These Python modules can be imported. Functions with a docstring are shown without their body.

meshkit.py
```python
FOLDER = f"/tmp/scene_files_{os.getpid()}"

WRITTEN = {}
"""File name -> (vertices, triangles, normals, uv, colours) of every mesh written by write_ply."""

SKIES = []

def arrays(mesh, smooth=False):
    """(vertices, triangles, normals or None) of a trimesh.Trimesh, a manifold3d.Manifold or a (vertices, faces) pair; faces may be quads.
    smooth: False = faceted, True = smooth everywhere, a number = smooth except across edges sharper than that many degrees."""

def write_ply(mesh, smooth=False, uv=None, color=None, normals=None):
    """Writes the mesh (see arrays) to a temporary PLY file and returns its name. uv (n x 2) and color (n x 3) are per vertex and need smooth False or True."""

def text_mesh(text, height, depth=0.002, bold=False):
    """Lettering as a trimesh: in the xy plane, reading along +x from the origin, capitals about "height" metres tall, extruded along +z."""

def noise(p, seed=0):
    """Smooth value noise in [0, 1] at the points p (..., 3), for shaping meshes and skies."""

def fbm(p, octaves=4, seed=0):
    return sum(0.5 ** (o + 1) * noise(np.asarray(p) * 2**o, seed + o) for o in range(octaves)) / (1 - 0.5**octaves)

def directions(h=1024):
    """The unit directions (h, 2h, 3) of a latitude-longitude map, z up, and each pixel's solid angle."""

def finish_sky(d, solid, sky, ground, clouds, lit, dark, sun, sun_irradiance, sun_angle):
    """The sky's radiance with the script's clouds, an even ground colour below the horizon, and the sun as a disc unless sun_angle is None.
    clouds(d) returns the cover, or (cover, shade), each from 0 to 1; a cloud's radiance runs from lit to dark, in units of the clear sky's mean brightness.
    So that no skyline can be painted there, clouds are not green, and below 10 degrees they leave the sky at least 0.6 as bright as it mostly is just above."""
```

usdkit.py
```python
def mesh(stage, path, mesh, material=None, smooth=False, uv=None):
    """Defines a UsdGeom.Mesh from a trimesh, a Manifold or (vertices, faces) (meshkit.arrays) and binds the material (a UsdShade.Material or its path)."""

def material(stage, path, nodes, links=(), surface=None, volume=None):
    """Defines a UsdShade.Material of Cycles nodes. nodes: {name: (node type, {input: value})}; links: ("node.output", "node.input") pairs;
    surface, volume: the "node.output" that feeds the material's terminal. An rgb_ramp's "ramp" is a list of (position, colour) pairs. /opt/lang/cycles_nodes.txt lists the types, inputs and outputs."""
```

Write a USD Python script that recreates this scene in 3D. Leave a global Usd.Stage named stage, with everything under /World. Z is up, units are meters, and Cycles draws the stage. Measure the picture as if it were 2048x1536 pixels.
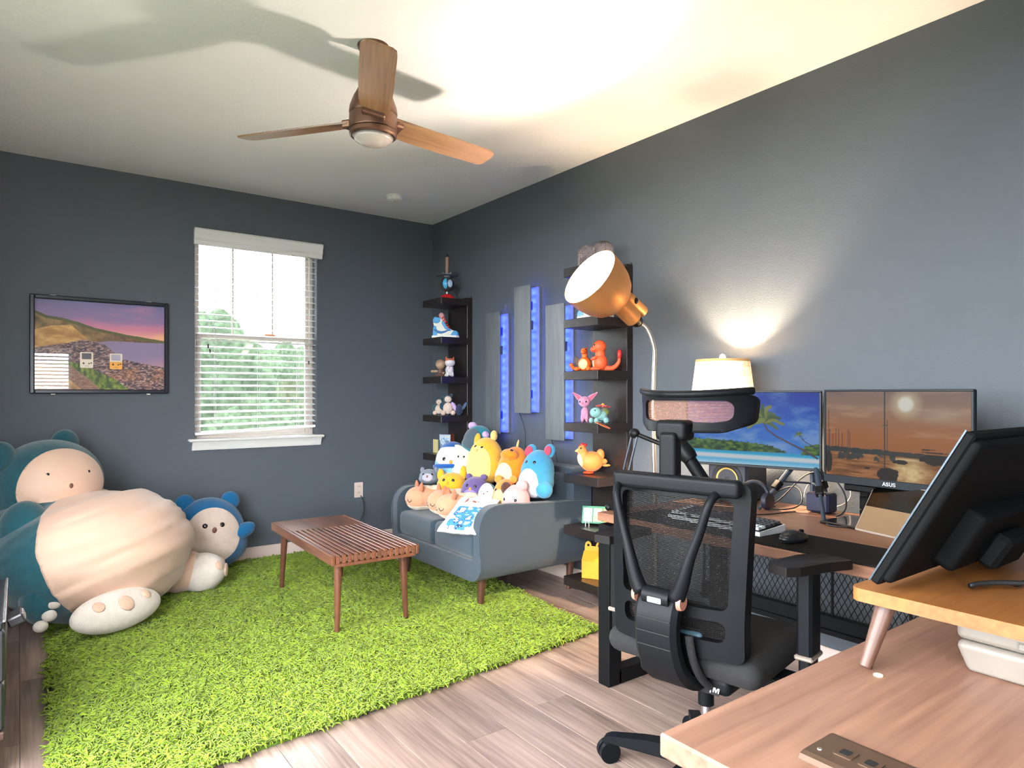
import math, random
import numpy as np, trimesh
import manifold3d as m3
from shapely.geometry import Polygon, box as sbox, Point
from shapely import affinity
import usdkit, meshkit
from pxr import Usd, UsdGeom, UsdLux, UsdShade, Sdf, Gf, Vt
rnd = random.Random(7); nrs = np.random.RandomState(7)
stage = Usd.Stage.CreateInMemory()
UsdGeom.SetStageUpAxis(stage, 'Z'); UsdGeom.SetStageMetersPerUnit(stage, 1.0)
UsdGeom.Xform.Define(stage, '/World')
# ------------------------------------------------------------------ camera, sky, exposure
EXPOSURE = 0.3
cam = UsdGeom.Camera.Define(stage, '/World/camera')
cam.CreateHorizontalApertureAttr(36.0); cam.CreateVerticalApertureAttr(27.0)
cam.CreateFocalLengthAttr(1335.0 / 2048 * 36)
cam.CreateVerticalApertureOffsetAttr(19.0 / 2048 * 36)
cam.CreateClippingRangeAttr(Gf.Vec2f(0.05, 300)); cam.CreateExposureAttr(EXPOSURE)
cam.AddTranslateOp().Set(Gf.Vec3d(-2.959, -5.186, 1.243)); cam.AddRotateXYZOp().Set(Gf.Vec3f(90, 0, -36.5))
SKY = 6.0
dome = UsdLux.DomeLight.Define(stage, '/World/sky'); dome.CreateIntensityAttr(SKY); dome.CreateColorAttr(Gf.Vec3f(0.93, 0.96, 1.0))
LAMP_W, SHADE_W, LED_E, SCREEN_E = 92.0, 300.0, 480.0, 0.44

# ------------------------------------------------------------------ helpers
def s2l(c): return tuple((x/255/12.92 if x <= 10.3 else ((x/255+.055)/1.055)**2.4) for x in c)
LOOKS = {}
def mat(name, rgb, rough=.6, metal=0., bump=0., bscale=80., var=0., vscale=6., sheen=0., spec=.5, coat=0., stretch=(1, 1, 1), detail=3., rnd_tone=0., trans=0.):
    """rgb in 0..255; var: tone variation by noise; rnd_tone: tone variation per object"""
    if name in LOOKS: return LOOKS[name]
    c = s2l(rgb)
    n = {'p': ('principled_bsdf', {'base_color': c, 'roughness': rough, 'metallic': metal, 'specular_ior_level': spec, 'coat_weight': coat, 'sheen_weight': sheen, 'transmission_weight': trans})}
    l = []
    if var or bump:
        n['tc'] = ('texture_coordinate', {}); n['mp'] = ('mapping', {'scale': stretch}); l += [('tc.object', 'mp.vector')]
    if var:
        n['n'] = ('noise_texture', {'scale': vscale, 'detail': detail, 'roughness': .6}); l += [('mp.vector', 'n.vector')]
        lo = tuple(x*(1-var) for x in c); hi = tuple(min(1, x*(1+var)) for x in c)
        n['r'] = ('rgb_ramp', {'ramp': [(.3, lo), (.7, hi)]}); l += [('n.fac', 'r.fac'), ('r.color', 'p.base_color')]
    if rnd_tone:
        n['oi'] = ('object_info', {}); n['mr'] = ('map_range', {'to_min': 1-rnd_tone, 'to_max': 1+rnd_tone})
        n['hs'] = ('hsv', {'color': c}); l += [('oi.random', 'mr.value'), ('mr.result', 'hs.value'), ('hs.color', 'p.base_color')]
        if var: l = [x for x in l if x != ('r.color', 'p.base_color')] + [('r.color', 'hs.color')]
    if bump:
        n['bn'] = ('noise_texture', {'scale': bscale, 'detail': 2.}); n['b'] = ('bump', {'strength': bump, 'distance': .01})
        l += [('mp.vector', 'bn.vector'), ('bn.fac', 'b.height'), ('b.normal', 'p.normal')]
    LOOKS[name] = usdkit.material(stage, '/World/Looks/' + name, n, l, surface='p.BSDF'); return LOOKS[name]
def wood(name, dark, light, axis='y', rough=.42, scale=5., fine=1., rnd_tone=.12, spec=.5, bump=.05):
    if name in LOOKS: return LOOKS[name]
    st = {'x': (.12, 1, 1), 'y': (1, .12, 1), 'z': (1, 1, .12)}[axis]; st2 = tuple(a*(.35 if a < 1 else 1) for a in st)
    mid = tuple((a+b)/2 for a, b in zip(s2l(dark), s2l(light)))
    n = {'tc': ('texture_coordinate', {}), 'oi': ('object_info', {}), 'of': ('vector_math', {'math_type': 'scale', 'vector1': (37., 51., 13.)}), 'ad': ('vector_math', {'math_type': 'add'}),
         'm1': ('mapping', {'scale': st}), 'm2': ('mapping', {'scale': st2}),
         'n1': ('noise_texture', {'scale': scale, 'detail': 2.5, 'roughness': .6, 'distortion': .9}), 'n2': ('noise_texture', {'scale': scale*14, 'detail': 1.5, 'roughness': .7}),
         'mx': ('mix_float', {'fac': .38*fine}), 'r': ('rgb_ramp', {'ramp': [(.32, s2l(dark)), (.5, mid), (.68, s2l(light))]}),
         'mr': ('map_range', {'to_min': 1-rnd_tone, 'to_max': 1+rnd_tone}), 'hs': ('hsv', {}), 'b': ('bump', {'strength': bump*4, 'distance': .002}),
         'p': ('principled_bsdf', {'roughness': rough, 'specular_ior_level': spec})}
    l = [('oi.random', 'of.scale'), ('tc.object', 'ad.vector1'), ('of.vector', 'ad.vector2'), ('ad.vector', 'm1.vector'), ('ad.vector', 'm2.vector'), ('m1.vector', 'n1.vector'), ('m2.vector', 'n2.vector'),
         ('n1.fac', 'mx.a'), ('n2.fac', 'mx.b'), ('mx.result', 'r.fac'), ('oi.random', 'mr.value'), ('mr.result', 'hs.value'), ('r.color', 'hs.color'), ('hs.color', 'p.base_color'), ('n2.fac', 'b.height'), ('b.normal', 'p.normal')]
    LOOKS[name] = usdkit.material(stage, '/World/Looks/' + name, n, l, surface='p.BSDF'); return LOOKS[name]
def emit(name, rgb, strength):
    if name not in LOOKS:
        LOOKS[name] = usdkit.material(stage, '/World/Looks/' + name, {'e': ('emission', {'color': s2l(rgb), 'strength': strength})}, surface='e.emission')
    return LOOKS[name]
def glass_pane(name, tint=(1, 1, 1), ior=1.5):
    if name not in LOOKS:
        LOOKS[name] = usdkit.material(stage, '/World/Looks/' + name, {'t': ('transparent_bsdf', {'color': tint}), 'g': ('glossy_bsdf', {'color': (1, 1, 1), 'roughness': 0.}), 'f': ('fresnel', {'IOR': ior}), 'm': ('mix_closure', {})},
            [('f.fac', 'm.fac'), ('t.BSDF', 'm.closure1'), ('g.BSDF', 'm.closure2')], surface='m.closure')
    return LOOKS[name]
def printed(name, strength=0., rough=.35, coat=0.):
    if name not in LOOKS:
        n = {'a': ('attribute', {'attribute': 'col'}), 'p': ('principled_bsdf', {'roughness': rough, 'emission_strength': strength, 'specular_ior_level': .04 if strength else .5, 'coat_weight': coat, 'coat_roughness': .02, 'base_color': (.01, .01, .01)})}
        LOOKS[name] = usdkit.material(stage, '/World/Looks/' + name, n, [('a.color', 'p.emission_color' if strength else 'p.base_color')], surface='p.BSDF')
    return LOOKS[name]
used = {}
def path_for(parent, name):
    k = f'{parent}/{name}'; i = used.get(k, -1) + 1; used[k] = i
    return k if i == 0 else f'{k}_{i:03d}'
class Thing:
    def __init__(s, name, label=None, cat=None, loc=(0, 0, 0), rz=0, group=None, kind=None, parent='/World', rx=0, ry=0):
        s.path = path_for(parent, name); s.loc = np.array(loc, float); s.x = UsdGeom.Xform.Define(stage, s.path)
        s.x.AddTranslateOp().Set(Gf.Vec3d(*map(float, loc)))
        if rz or rx or ry: s.x.AddRotateXYZOp().Set(Gf.Vec3f(rx, ry, rz))
        tags(s.x.GetPrim(), label, cat, group, kind)
    def part(s, name, mesh, m, smooth=35, label=None, under=None, kind=None, world=False):
        if world: mesh = mesh.copy(); mesh.apply_translation(-s.loc)
        p = path_for(under or s.path, name); o = usdkit.mesh(stage, p, mesh, m, smooth=smooth); tags(o.GetPrim(), label, None, None, kind); return p
def tags(p, label=None, cat=None, group=None, kind=None):
    for k, v in (('label', label), ('category', cat), ('group', group), ('kind', kind)):
        if v: p.SetCustomDataByKey(k, v)
def single(name, mesh, m, label=None, cat=None, group=None, kind=None, smooth=35):
    o = usdkit.mesh(stage, path_for('/World', name), mesh, m, smooth=smooth); tags(o.GetPrim(), label, cat, group, kind); return o
def copy_of(t, name, label, cat, loc, rz=0, group=None, rx=0, ry=0):
    p = path_for('/World', name); x = UsdGeom.Xform.Define(stage, p); x.AddTranslateOp().Set(Gf.Vec3d(*map(float, loc)))
    x.AddRotateXYZOp().Set(Gf.Vec3f(rx, ry, rz)); x.GetPrim().GetReferences().AddInternalReference(t.path); x.GetPrim().SetInstanceable(True)
    tags(x.GetPrim(), label, cat, group); return x
# ---- shapes
cat_ = trimesh.util.concatenate
def tm_of(M): m = M.to_mesh(); t = trimesh.Trimesh(m.vert_properties[:, :3], m.tri_verts, process=False); t.merge_vertices(); return t
def mani(t): return m3.Manifold(m3.Mesh(np.asarray(t.vertices, np.float32), np.asarray(t.faces, np.uint32)))
def bx(lo, hi, b=.004):
    lo, hi = np.minimum(lo, hi).astype(float), np.maximum(lo, hi).astype(float); b = min(b, .45*(hi-lo).min()); P = []
    for i in range(8):
        c = np.array([hi[k] if i >> k & 1 else lo[k] for k in range(3)]); s = np.array([-1 if i >> k & 1 else 1 for k in range(3)])
        for k in range(3):
            o = s*b; o[k] = 0; P.append(c+o)
    return trimesh.convex.convex_hull(np.array(P)) if b > 0 else trimesh.creation.box(bounds=[lo, hi])
def rbox(lo, hi, r, seg=16):
    lo, hi = np.array(lo, float), np.array(hi, float); r = min(r, .499*(hi-lo).min()); S = m3.Manifold.sphere(r, seg)
    return tm_of(m3.Manifold.batch_hull([S.translate([(hi[k]-r if i >> k & 1 else lo[k]+r) for k in range(3)]) for i in range(8)]))
def align(a):
    a = np.asarray(a, float)/np.linalg.norm(a); return trimesh.geometry.align_vectors([0, 0, 1], a)
def cyl(p0, p1, r0, r1=None, n=20, caps=True):
    return lathe_at([(0, 0)]*caps + [(r0, 0), (r0 if r1 is None else r1, 1)] + [(0, 1)]*caps, p0, p1, n)
def lathe(prof, n=28):
    """profile of (r, z) from bottom to top"""
    prof = np.array(prof, float); V, F = [], []; ang = np.arange(n)*2*np.pi/n; rows = []
    for r, z in prof:
        if r < 1e-7: rows.append([len(V)]); V.append((0, 0, z))
        else: rows.append(list(range(len(V), len(V)+n))); V += [(r*math.cos(a), r*math.sin(a), z) for a in ang]
    for A, B in zip(rows[:-1], rows[1:]):
        for i in range(n):
            j = (i+1) % n
            if len(A) > 1 and len(B) > 1: F += [(A[i], A[j], B[j]), (A[i], B[j], B[i])]
            elif len(A) > 1: F.append((A[i], A[j], B[0]))
            elif len(B) > 1: F.append((A[0], B[j], B[i]))
    return trimesh.Trimesh(np.array(V), np.array(F), process=False)
def lathe_at(prof, p0, p1, n=28):
    """z of the profile runs 0..1 from p0 to p1"""
    p0, p1 = np.array(p0, float), np.array(p1, float); L = np.linalg.norm(p1-p0)
    t = lathe([(r, z*L) for r, z in prof], n); T = align(p1-p0); T[:3, 3] = p0; t.apply_transform(T); return t
def tube(pts, r, n=8, smooth_n=0):
    P = np.array(pts, float)
    if smooth_n:
        from scipy.interpolate import CubicSpline
        tt = np.concatenate([[0], np.cumsum(np.linalg.norm(np.diff(P, axis=0), axis=1))]); P = CubicSpline(tt, P)(np.linspace(0, tt[-1], smooth_n))
    T = np.gradient(P, axis=0); T /= np.linalg.norm(T, axis=1, keepdims=True); V, F = [], []
    up = np.array([0, 0, 1.]) if abs(T[0, 2]) < .9 else np.array([1., 0, 0]); ang = np.arange(n)*2*np.pi/n
    rr = np.broadcast_to(r, (len(P),))
    for p, t, q in zip(P, T, rr):
        a = np.cross(t, up); a /= np.linalg.norm(a); b = np.cross(t, a); up = np.cross(a, t)
        V += [p+q*(math.cos(x)*a+math.sin(x)*b) for x in ang]
    for i in range(len(P)-1):
        for j in range(n):
            k = (j+1) % n; A, B, C_, D = i*n+j, i*n+k, (i+1)*n+k, (i+1)*n+j; F += [(A, C_, B), (A, D, C_)]
    V += [P[0], P[-1]]; L = len(V)
    for j in range(n):
        k = (j+1) % n; F += [(L-2, j, k), (L-1, (len(P)-1)*n+k, (len(P)-1)*n+j)]
    t = trimesh.Trimesh(np.array(V), np.array(F), process=False)
    if t.volume < 0: t.invert()
    return t
def ell(c, r, R=None, sub=3):
    t = trimesh.creation.icosphere(sub); t.apply_scale(np.broadcast_to(np.array(r, float), (3,)))
    if R is not None: t.apply_transform(R)
    t.apply_translation(c); return t
def ext(poly, d, plane='xz', at=0.):
    """extrude a shapely polygon; plane names its axes, at: start along the third axis, d: thickness"""
    if isinstance(poly, (list, tuple)): poly = Polygon(poly)
    poly = poly.buffer(0); gs = getattr(poly, 'geoms', [poly])
    t = cat_([trimesh.creation.extrude_polygon(g, abs(d), engine='earcut') for g in gs]); v = t.vertices.copy(); w = np.zeros_like(v)
    ia, ib = 'xyz'.index(plane[0]), 'xyz'.index(plane[1]); ic = 3-ia-ib
    w[:, ia], w[:, ib], w[:, ic] = v[:, 0], v[:, 1], v[:, 2]+at; t = trimesh.Trimesh(w, t.faces, process=False)
    if t.volume < 0: t.invert()
    return t
def rrect(x0, y0, x1, y1, r): return sbox(x0+r, y0+r, x1-r, y1-r).buffer(r, quad_segs=6)
def rot(axis, deg, pt=None): return trimesh.transformations.rotation_matrix(math.radians(deg), {'x': (1, 0, 0), 'y': (0, 1, 0), 'z': (0, 0, 1)}.get(axis, axis) if isinstance(axis, str) else axis, pt)
def fine(t, L): return tm_of(mani(t).refine_to_length(L))
def moved(t, M): t = t.copy(); t.apply_transform(M); return t
def shift(t, v): t = t.copy(); t.apply_translation(v); return t
def esph(c, r, R=None, seg=40):
    s = m3.Manifold.sphere(1., seg).scale(list(np.broadcast_to(np.array(r, float), (3,))))
    if R is not None: s = s.transform(np.asarray(R)[:3])
    return s.translate(list(map(float, c)))
def blob(items, edge=.012, it=10):
    """soft union of ellipsoids (centre, radii[, rotation])"""
    M = m3.Manifold.batch_boolean([esph(*i) for i in items], m3.OpType.Add).refine_to_length(edge); t = tm_of(M)
    trimesh.smoothing.filter_taubin(t, lamb=.5, nu=.52, iterations=it); return t
def patch(t, cutter, off=.003):
    """the piece of t's surface inside the cutter, lifted a little: a sewn-on patch of another cloth"""
    u = t.copy(); u.vertices = u.vertices + u.vertex_normals*off
    return tm_of(mani(u) ^ cutter)
def hit(t, o, dr):
    """surface point of t seen from o along dr, and its normal"""
    v = t.vertices-o; L = np.linalg.norm(v, axis=1); dr = np.array(dr, float)/np.linalg.norm(dr); i = np.argmax((v@dr)/L - .0*L); return t.vertices[i], t.vertex_normals[i]
def lying(t, p, n):
    """t built flat about the origin in xy (z up) laid on point p with normal n, its y axis kept upright"""
    n = np.array(n)/np.linalg.norm(n); x = np.cross([0, 0, 1.], n); x /= np.linalg.norm(x); y = np.cross(n, x); T = np.eye(4); T[:3, 0], T[:3, 1], T[:3, 2], T[:3, 3] = x, y, n, p; return moved(t, T)
def paint(path, quad, nx, ny, fn, m, gain=1.):
    """flat print: quad = 4 corners (bottom-left, bottom-right, top-right, top-left); fn(u, v) gives sRGB 0..1"""
    u, v = np.meshgrid(np.linspace(0, 1, nx), np.linspace(0, 1, ny)); q = np.array(quad, float)
    P = ((1-u)*(1-v))[..., None]*q[0]+(u*(1-v))[..., None]*q[1]+(u*v)[..., None]*q[2]+((1-u)*v)[..., None]*q[3]
    c = np.clip(fn(u, v), 0, 1); c = np.where(c <= .04045, c/12.92, ((c+.055)/1.055)**2.4)
    c = c*gain; i = np.arange(nx*ny).reshape(ny, nx); f = np.stack([i[:-1, :-1], i[:-1, 1:], i[1:, 1:], i[1:, :-1]], -1).reshape(-1, 4)
    o = usdkit.mesh(stage, path, (P.reshape(-1, 3), f), m)
    UsdGeom.PrimvarsAPI(o).CreatePrimvar('col', Sdf.ValueTypeNames.Color3fArray, 'vertex').Set(Vt.Vec3fArray.FromNumpy(c.reshape(-1, 3).astype(np.float32))); return o
def F3(u, v, s, seed=0, oct=4): return meshkit.fbm(np.stack([u*s, v*s, np.zeros_like(u)], -1), oct, seed)
def seg(u, v, pts):
    d = np.full(u.shape, 9.)
    for (x0, y0), (x1, y1) in zip(pts[:-1], pts[1:]):
        k = np.clip(((u-x0)*(x1-x0)+(v-y0)*(y1-y0))/((x1-x0)**2+(y1-y0)**2), 0, 1); d = np.minimum(d, np.hypot(u-x0-k*(x1-x0), v-y0-k*(y1-y0)))
    return d
def ramp(x, stops):
    a = np.array([s[0] for s in stops]); c = np.array([s[1] for s in stops], float)/255; return np.stack([np.interp(x, a, c[:, k]) for k in range(3)], -1)
def over(base, mask, c): m = np.clip(mask, 0, 1)[..., None]; return base*(1-m)+np.asarray(c)*m
# ------------------------------------------------------------------ materials of the room
def wall_paint(name, rgb, scale, strength, rough=.62):
    n = {'tc': ('texture_coordinate', {}), 'n1': ('noise_texture', {'scale': scale, 'detail': 1.2, 'roughness': .55}), 'b': ('bump', {'strength': strength, 'distance': .004}),
         'p': ('principled_bsdf', {'base_color': s2l(rgb), 'roughness': rough, 'specular_ior_level': .35})}
    LOOKS[name] = usdkit.material(stage, '/World/Looks/' + name, n, [('tc.object', 'n1.vector'), ('n1.fac', 'b.height'), ('b.normal', 'p.normal')], surface='p.BSDF'); return LOOKS[name]
GREY = wall_paint('grey_wall_paint', (84, 91, 99), 130, .35); WHITE_CEIL = wall_paint('white_ceiling_paint', (238, 238, 238), 42, .42, .9)
TRIM = mat('white_trim', (236, 234, 232), .4); PLANK = wood('floor_oak', (92, 74, 68), (168, 146, 134), 'y', .36, 5., 1.1, .10)
TRIMW = mat('warm_white_trim', (214, 196, 186), .45)
# ------------------------------------------------------------------ setting
X0, Y0, H = -3.5, -6.0, 2.74
def cutbox(lo, hi, holes):
    M = mani(trimesh.creation.box(bounds=[lo, hi]))
    for a, b in holes: M = M - mani(trimesh.creation.box(bounds=[a, b]))
    return tm_of(M)
WX0, WX1, WZ0, WZ1 = -1.945, -1.052, .905, 2.40
single('wall_back', cutbox((X0-.14, 0, -.1), (.14, .16, H+.1), [((WX0, -1, WZ0), (WX1, 1, WZ1))]), GREY, 'slate grey painted wall behind the picture and the window', 'wall', kind='structure', smooth=False)
single('wall_right', cutbox((0, Y0-.14, -.1), (.14, 0, H+.1), []), GREY, 'slate grey painted wall behind the sofa and the desk', 'wall', kind='structure', smooth=False)
LW = ((-5.5, -2.2), (.40, 2.45)); FW = ((-3.4, -2.35), (.6, 1.85))
single('wall_left', cutbox((X0-.14, Y0-.14, -.1), (X0, 0, H+.1), [((X0-1, LW[0][0], LW[1][0]), (X0+1, LW[0][1], LW[1][1]))]), GREY, 'slate grey wall on the side of the big plush', 'wall', kind='structure', smooth=False)
single('wall_front', cutbox((X0, Y0-.14, -.1), (0, Y0, H+.1), [((FW[0][0], Y0-1, FW[1][0]), (FW[0][1], Y0+1, FW[1][1]))]), GREY, 'slate grey wall facing the small window', 'wall', kind='structure', smooth=False)
single('ceiling', trimesh.creation.box(bounds=[(X0, Y0, H), (0, 0, H+.1)]), WHITE_CEIL, 'white knock-down textured ceiling', 'ceiling', kind='structure', smooth=False)
fl = Thing('floor', 'greyish brown wood plank floor', 'floor', kind='structure')
fl.part('subfloor', trimesh.creation.box(bounds=[(X0, Y0, -.1), (0, 0, -.006)]), mat('subfloor_dark', (40, 34, 30), .9), False)
pw, pl = .182, 1.22; i = 0; x = X0
while x < -1e-3:
    x1 = min(x+pw, 0); y = Y0-((i*.47) % 1)*pl*.98
    while y < -1e-3:
        a, b = max(y, Y0), min(y+pl, 0)
        if b-a > .02: fl.part('plank', bx((x+.0006, a+.0006, -.008), (x1-.0006, b-.0006, 0), .0012), PLANK, False)
        y += pl
    x = x1; i += 1
def baseboard(name, lo, hi, label):
    single(name, cat_([bx(lo, hi, .004)]), TRIMW, label, 'baseboard', kind='structure')
baseboard('baseboard_back', (X0, -.014, 0), (0, 0, .092), 'pale painted baseboard under the window'); baseboard('baseboard_right', (-.014, Y0, 0), (0, -.014, .092), 'pale baseboard behind the desk')
baseboard('baseboard_left', (X0, Y0, 0), (X0+.014, -.014, .092), 'pale baseboard on the side of the printer')
# small window with its blind
PANE = glass_pane('window_pane', (.97, .985, .98))
SASH = mat('sash_vinyl', (196, 186, 178), .5)
w1 = Thing('window_1', 'single-hung window in the grey back wall', 'window', ((WX0+WX1)/2, .1, WZ0), kind='structure')
def frame_bars(t, name, x0, x1, z0, z1, w, y0, y1, m, world=True):
    t.part(name, cat_([bx((x0, y0, z0), (x0+w, y1, z1)), bx((x1-w, y0, z0), (x1, y1, z1)), bx((x0+w, y0, z0), (x1-w, y1, z0+w)), bx((x0+w, y0, z1-w), (x1-w, y1, z1))]), m, world=world)
frame_bars(w1, 'frame', WX0, WX1, WZ0, WZ1, .028, .085, .15, SASH)
frame_bars(w1, 'lower_sash', WX0+.026, WX1-.026, WZ0+.026, 1.69, .036, .088, .112, SASH); frame_bars(w1, 'upper_sash', WX0+.026, WX1-.026, 1.65, WZ1-.02, .026, .114, .14, SASH)
w1.part('pane', bx((WX0+.06, .098, WZ0+.06), (WX1-.06, .1, 1.66), 0), PANE, False, world=True); w1.part('pane', bx((WX0+.05, .126, 1.67), (WX1-.05, .128, WZ1-.04), 0), PANE, False, world=True)
for xm in (-1.655, -1.36): w1.part('muntin', bx((xm-.0055, .120, 1.67), (xm+.0055, .134, WZ1-.04), .001), SASH, world=True)
w1.part('latch', bx((-1.43, .078, 1.688), (-1.35, .1, 1.70), .003), mat('orange_brown_latch', (196, 120, 70), .5), world=True)
sill = ext([(0, 0), (-.012, .0), (-.02, .012), (-.03, .035), (-.036, .056), (-.052, .060), (-.056, .068), (-.052, .076), (0, .078)], .95, 'yz', -1.968)
sl = Thing('windowsill', 'white moulded sill under the small window', 'windowsill', (-1.49, 0, .84), kind='structure')
sl.part('sill_board', bx((WX0-.045, -.062, .898), (WX1+.045, .085, .918), .008), TRIM, world=True)
sl.part('apron', shift(ext([(0, 0), (-.014, .0), (-.022, .012), (-.026, .03), (-.038, .05), (-.044, .062), (0, .062)], .94, 'yz', -1.965), (0, 0, .836)), TRIM, world=True)
bl = Thing('window_blind', 'white horizontal slat blind hanging in the small window', 'blind', (-1.49, 0, .95))
prof = [(0, 0), (-.03, 0), (-.034, .012), (-.032, .026), (-.044, .04), (-.046, .07), (-.054, .085), (-.058, .1), (-.05, .112), (0, .112)]
bl.part('valance', shift(ext(prof, .936, 'yz', -1.954), (0, -.001, 2.31)), TRIM, world=True)
SLAT = mat('blind_slat', (240, 240, 240), .35)
zs = np.arange(2.292, 1.0, -.0472)
for k, z in enumerate(zs):
    s = bx((-.443, -.025, -.0014), (.443, .025, .0014), .0006); tilt = 15.0; sag = 0
    if k >= len(zs)-3: sag = (.5, .9, 1.3)[k-len(zs)+3]
    bl.part('slat', shift(moved(moved(s, rot('x', tilt)), rot('y', -sag)), (-1.4985, .036, z)), SLAT, False, world=True)
bl.part('bottom_rail', shift(moved(bx((-.443, -.026, -.011), (.443, .026, .011), .004), rot('y', -2.2)), (-1.4985, .036, .968)), SLAT, world=True)
CORD = mat('white_cord', (225, 225, 225), .7)
for xc in (-1.80, -1.49, -1.19):
    for yc in (.0095, .0625): bl.part('ladder_cord', cyl((xc, yc, .97), (xc, yc, 2.31), .0011, n=5), CORD, world=True)
for xc, zb in ((-1.853, 1.60), (-1.841, 1.565), (-1.115, 1.50)):
    bl.part('pull_cord', cyl((xc, .004, zb), (xc, .004, 2.31), .0009, n=5), CORD, world=True)
    bl.part('tassel', lathe_at([(0, 0), (.006, 0), (.0045, .4), (.007, .75), (.005, 1), (0, 1)], (xc, .004, zb-.028), (xc, .004, zb), 10), mat('dark_tassel', (70, 62, 58), .5), world=True)
# the other two windows, behind and beside the camera
def plain_window(name, c, along, wd, z0, z1, y, label):
    t = Thing(name, label, 'window', kind='structure')
    def B(a0, a1, d0, d1, za, zb): return bx((a0, d0, za), (a1, d1, zb)) if along == 'x' else bx((d0, a0, za), (d1, a1, zb))
    a0, a1 = c-wd/2, c+wd/2; d0, d1 = y-.03, y+.03
    t.part('frame', cat_([B(a0, a0+.04, d0, d1, z0, z1), B(a1-.04, a1, d0, d1, z0, z1), B(a0+.04, a1-.04, d0, d1, z0, z0+.04), B(a0+.04, a1-.04, d0, d1, z1-.04, z1), B(a0+.04, a1-.04, d0, d1, (z0+z1)/2-.02, (z0+z1)/2+.02)]), TRIM)
plain_window('window_2', sum(LW[0])/2, 'y', LW[0][1]-LW[0][0], *LW[1], X0-.07, 'wide open window in the wall beside the camera')
plain_window('window_3', sum(FW[0])/2, 'x', FW[0][1]-FW[0][0], *FW[1], Y0-.07, 'wide open window in the wall behind the camera')
w3b = Thing('window_blind', 'white slat blind in the wide window behind the camera', 'blind', (sum(FW[0])/2, Y0+.02, FW[1][0]))
for z in np.arange(.05, 1.22, .05): w3b.part('slat', moved(bx((-.5, -.025, -.0015), (.5, .025, .0015), .0006), trimesh.transformations.translation_matrix((0, 0, float(z))) @ rot('x', -20)), SLAT, False)
w3b.part('head_rail', bx((-.52, -.02, 1.225), (.52, .025, 1.27), .004), TRIM)
# wall outlet
o = Thing('wall_outlet', 'white double power outlet on the grey wall by the sofa', 'outlet', (-.699, 0, .448))
o.part('cover_plate', ext(rrect(-.037, -.062, .037, .062, .005), .006, 'xz', -.006), TRIMW)
for s in (-1, 1):
    p = o.part('socket', ext(rrect(-.017, s*.026-.015, .017, s*.026+.015, .006), .003, 'xz', -.009), TRIMW)
    o.part('slot', cat_([bx((-.008, -.0096, s*.026-.002), (-.005, -.0088, s*.026+.008), 0), bx((.005, -.0096, s*.026-.002), (.008, -.0088, s*.026+.008), 0)]), mat('socket_slot', (60, 50, 46), .6), under=p)
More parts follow.
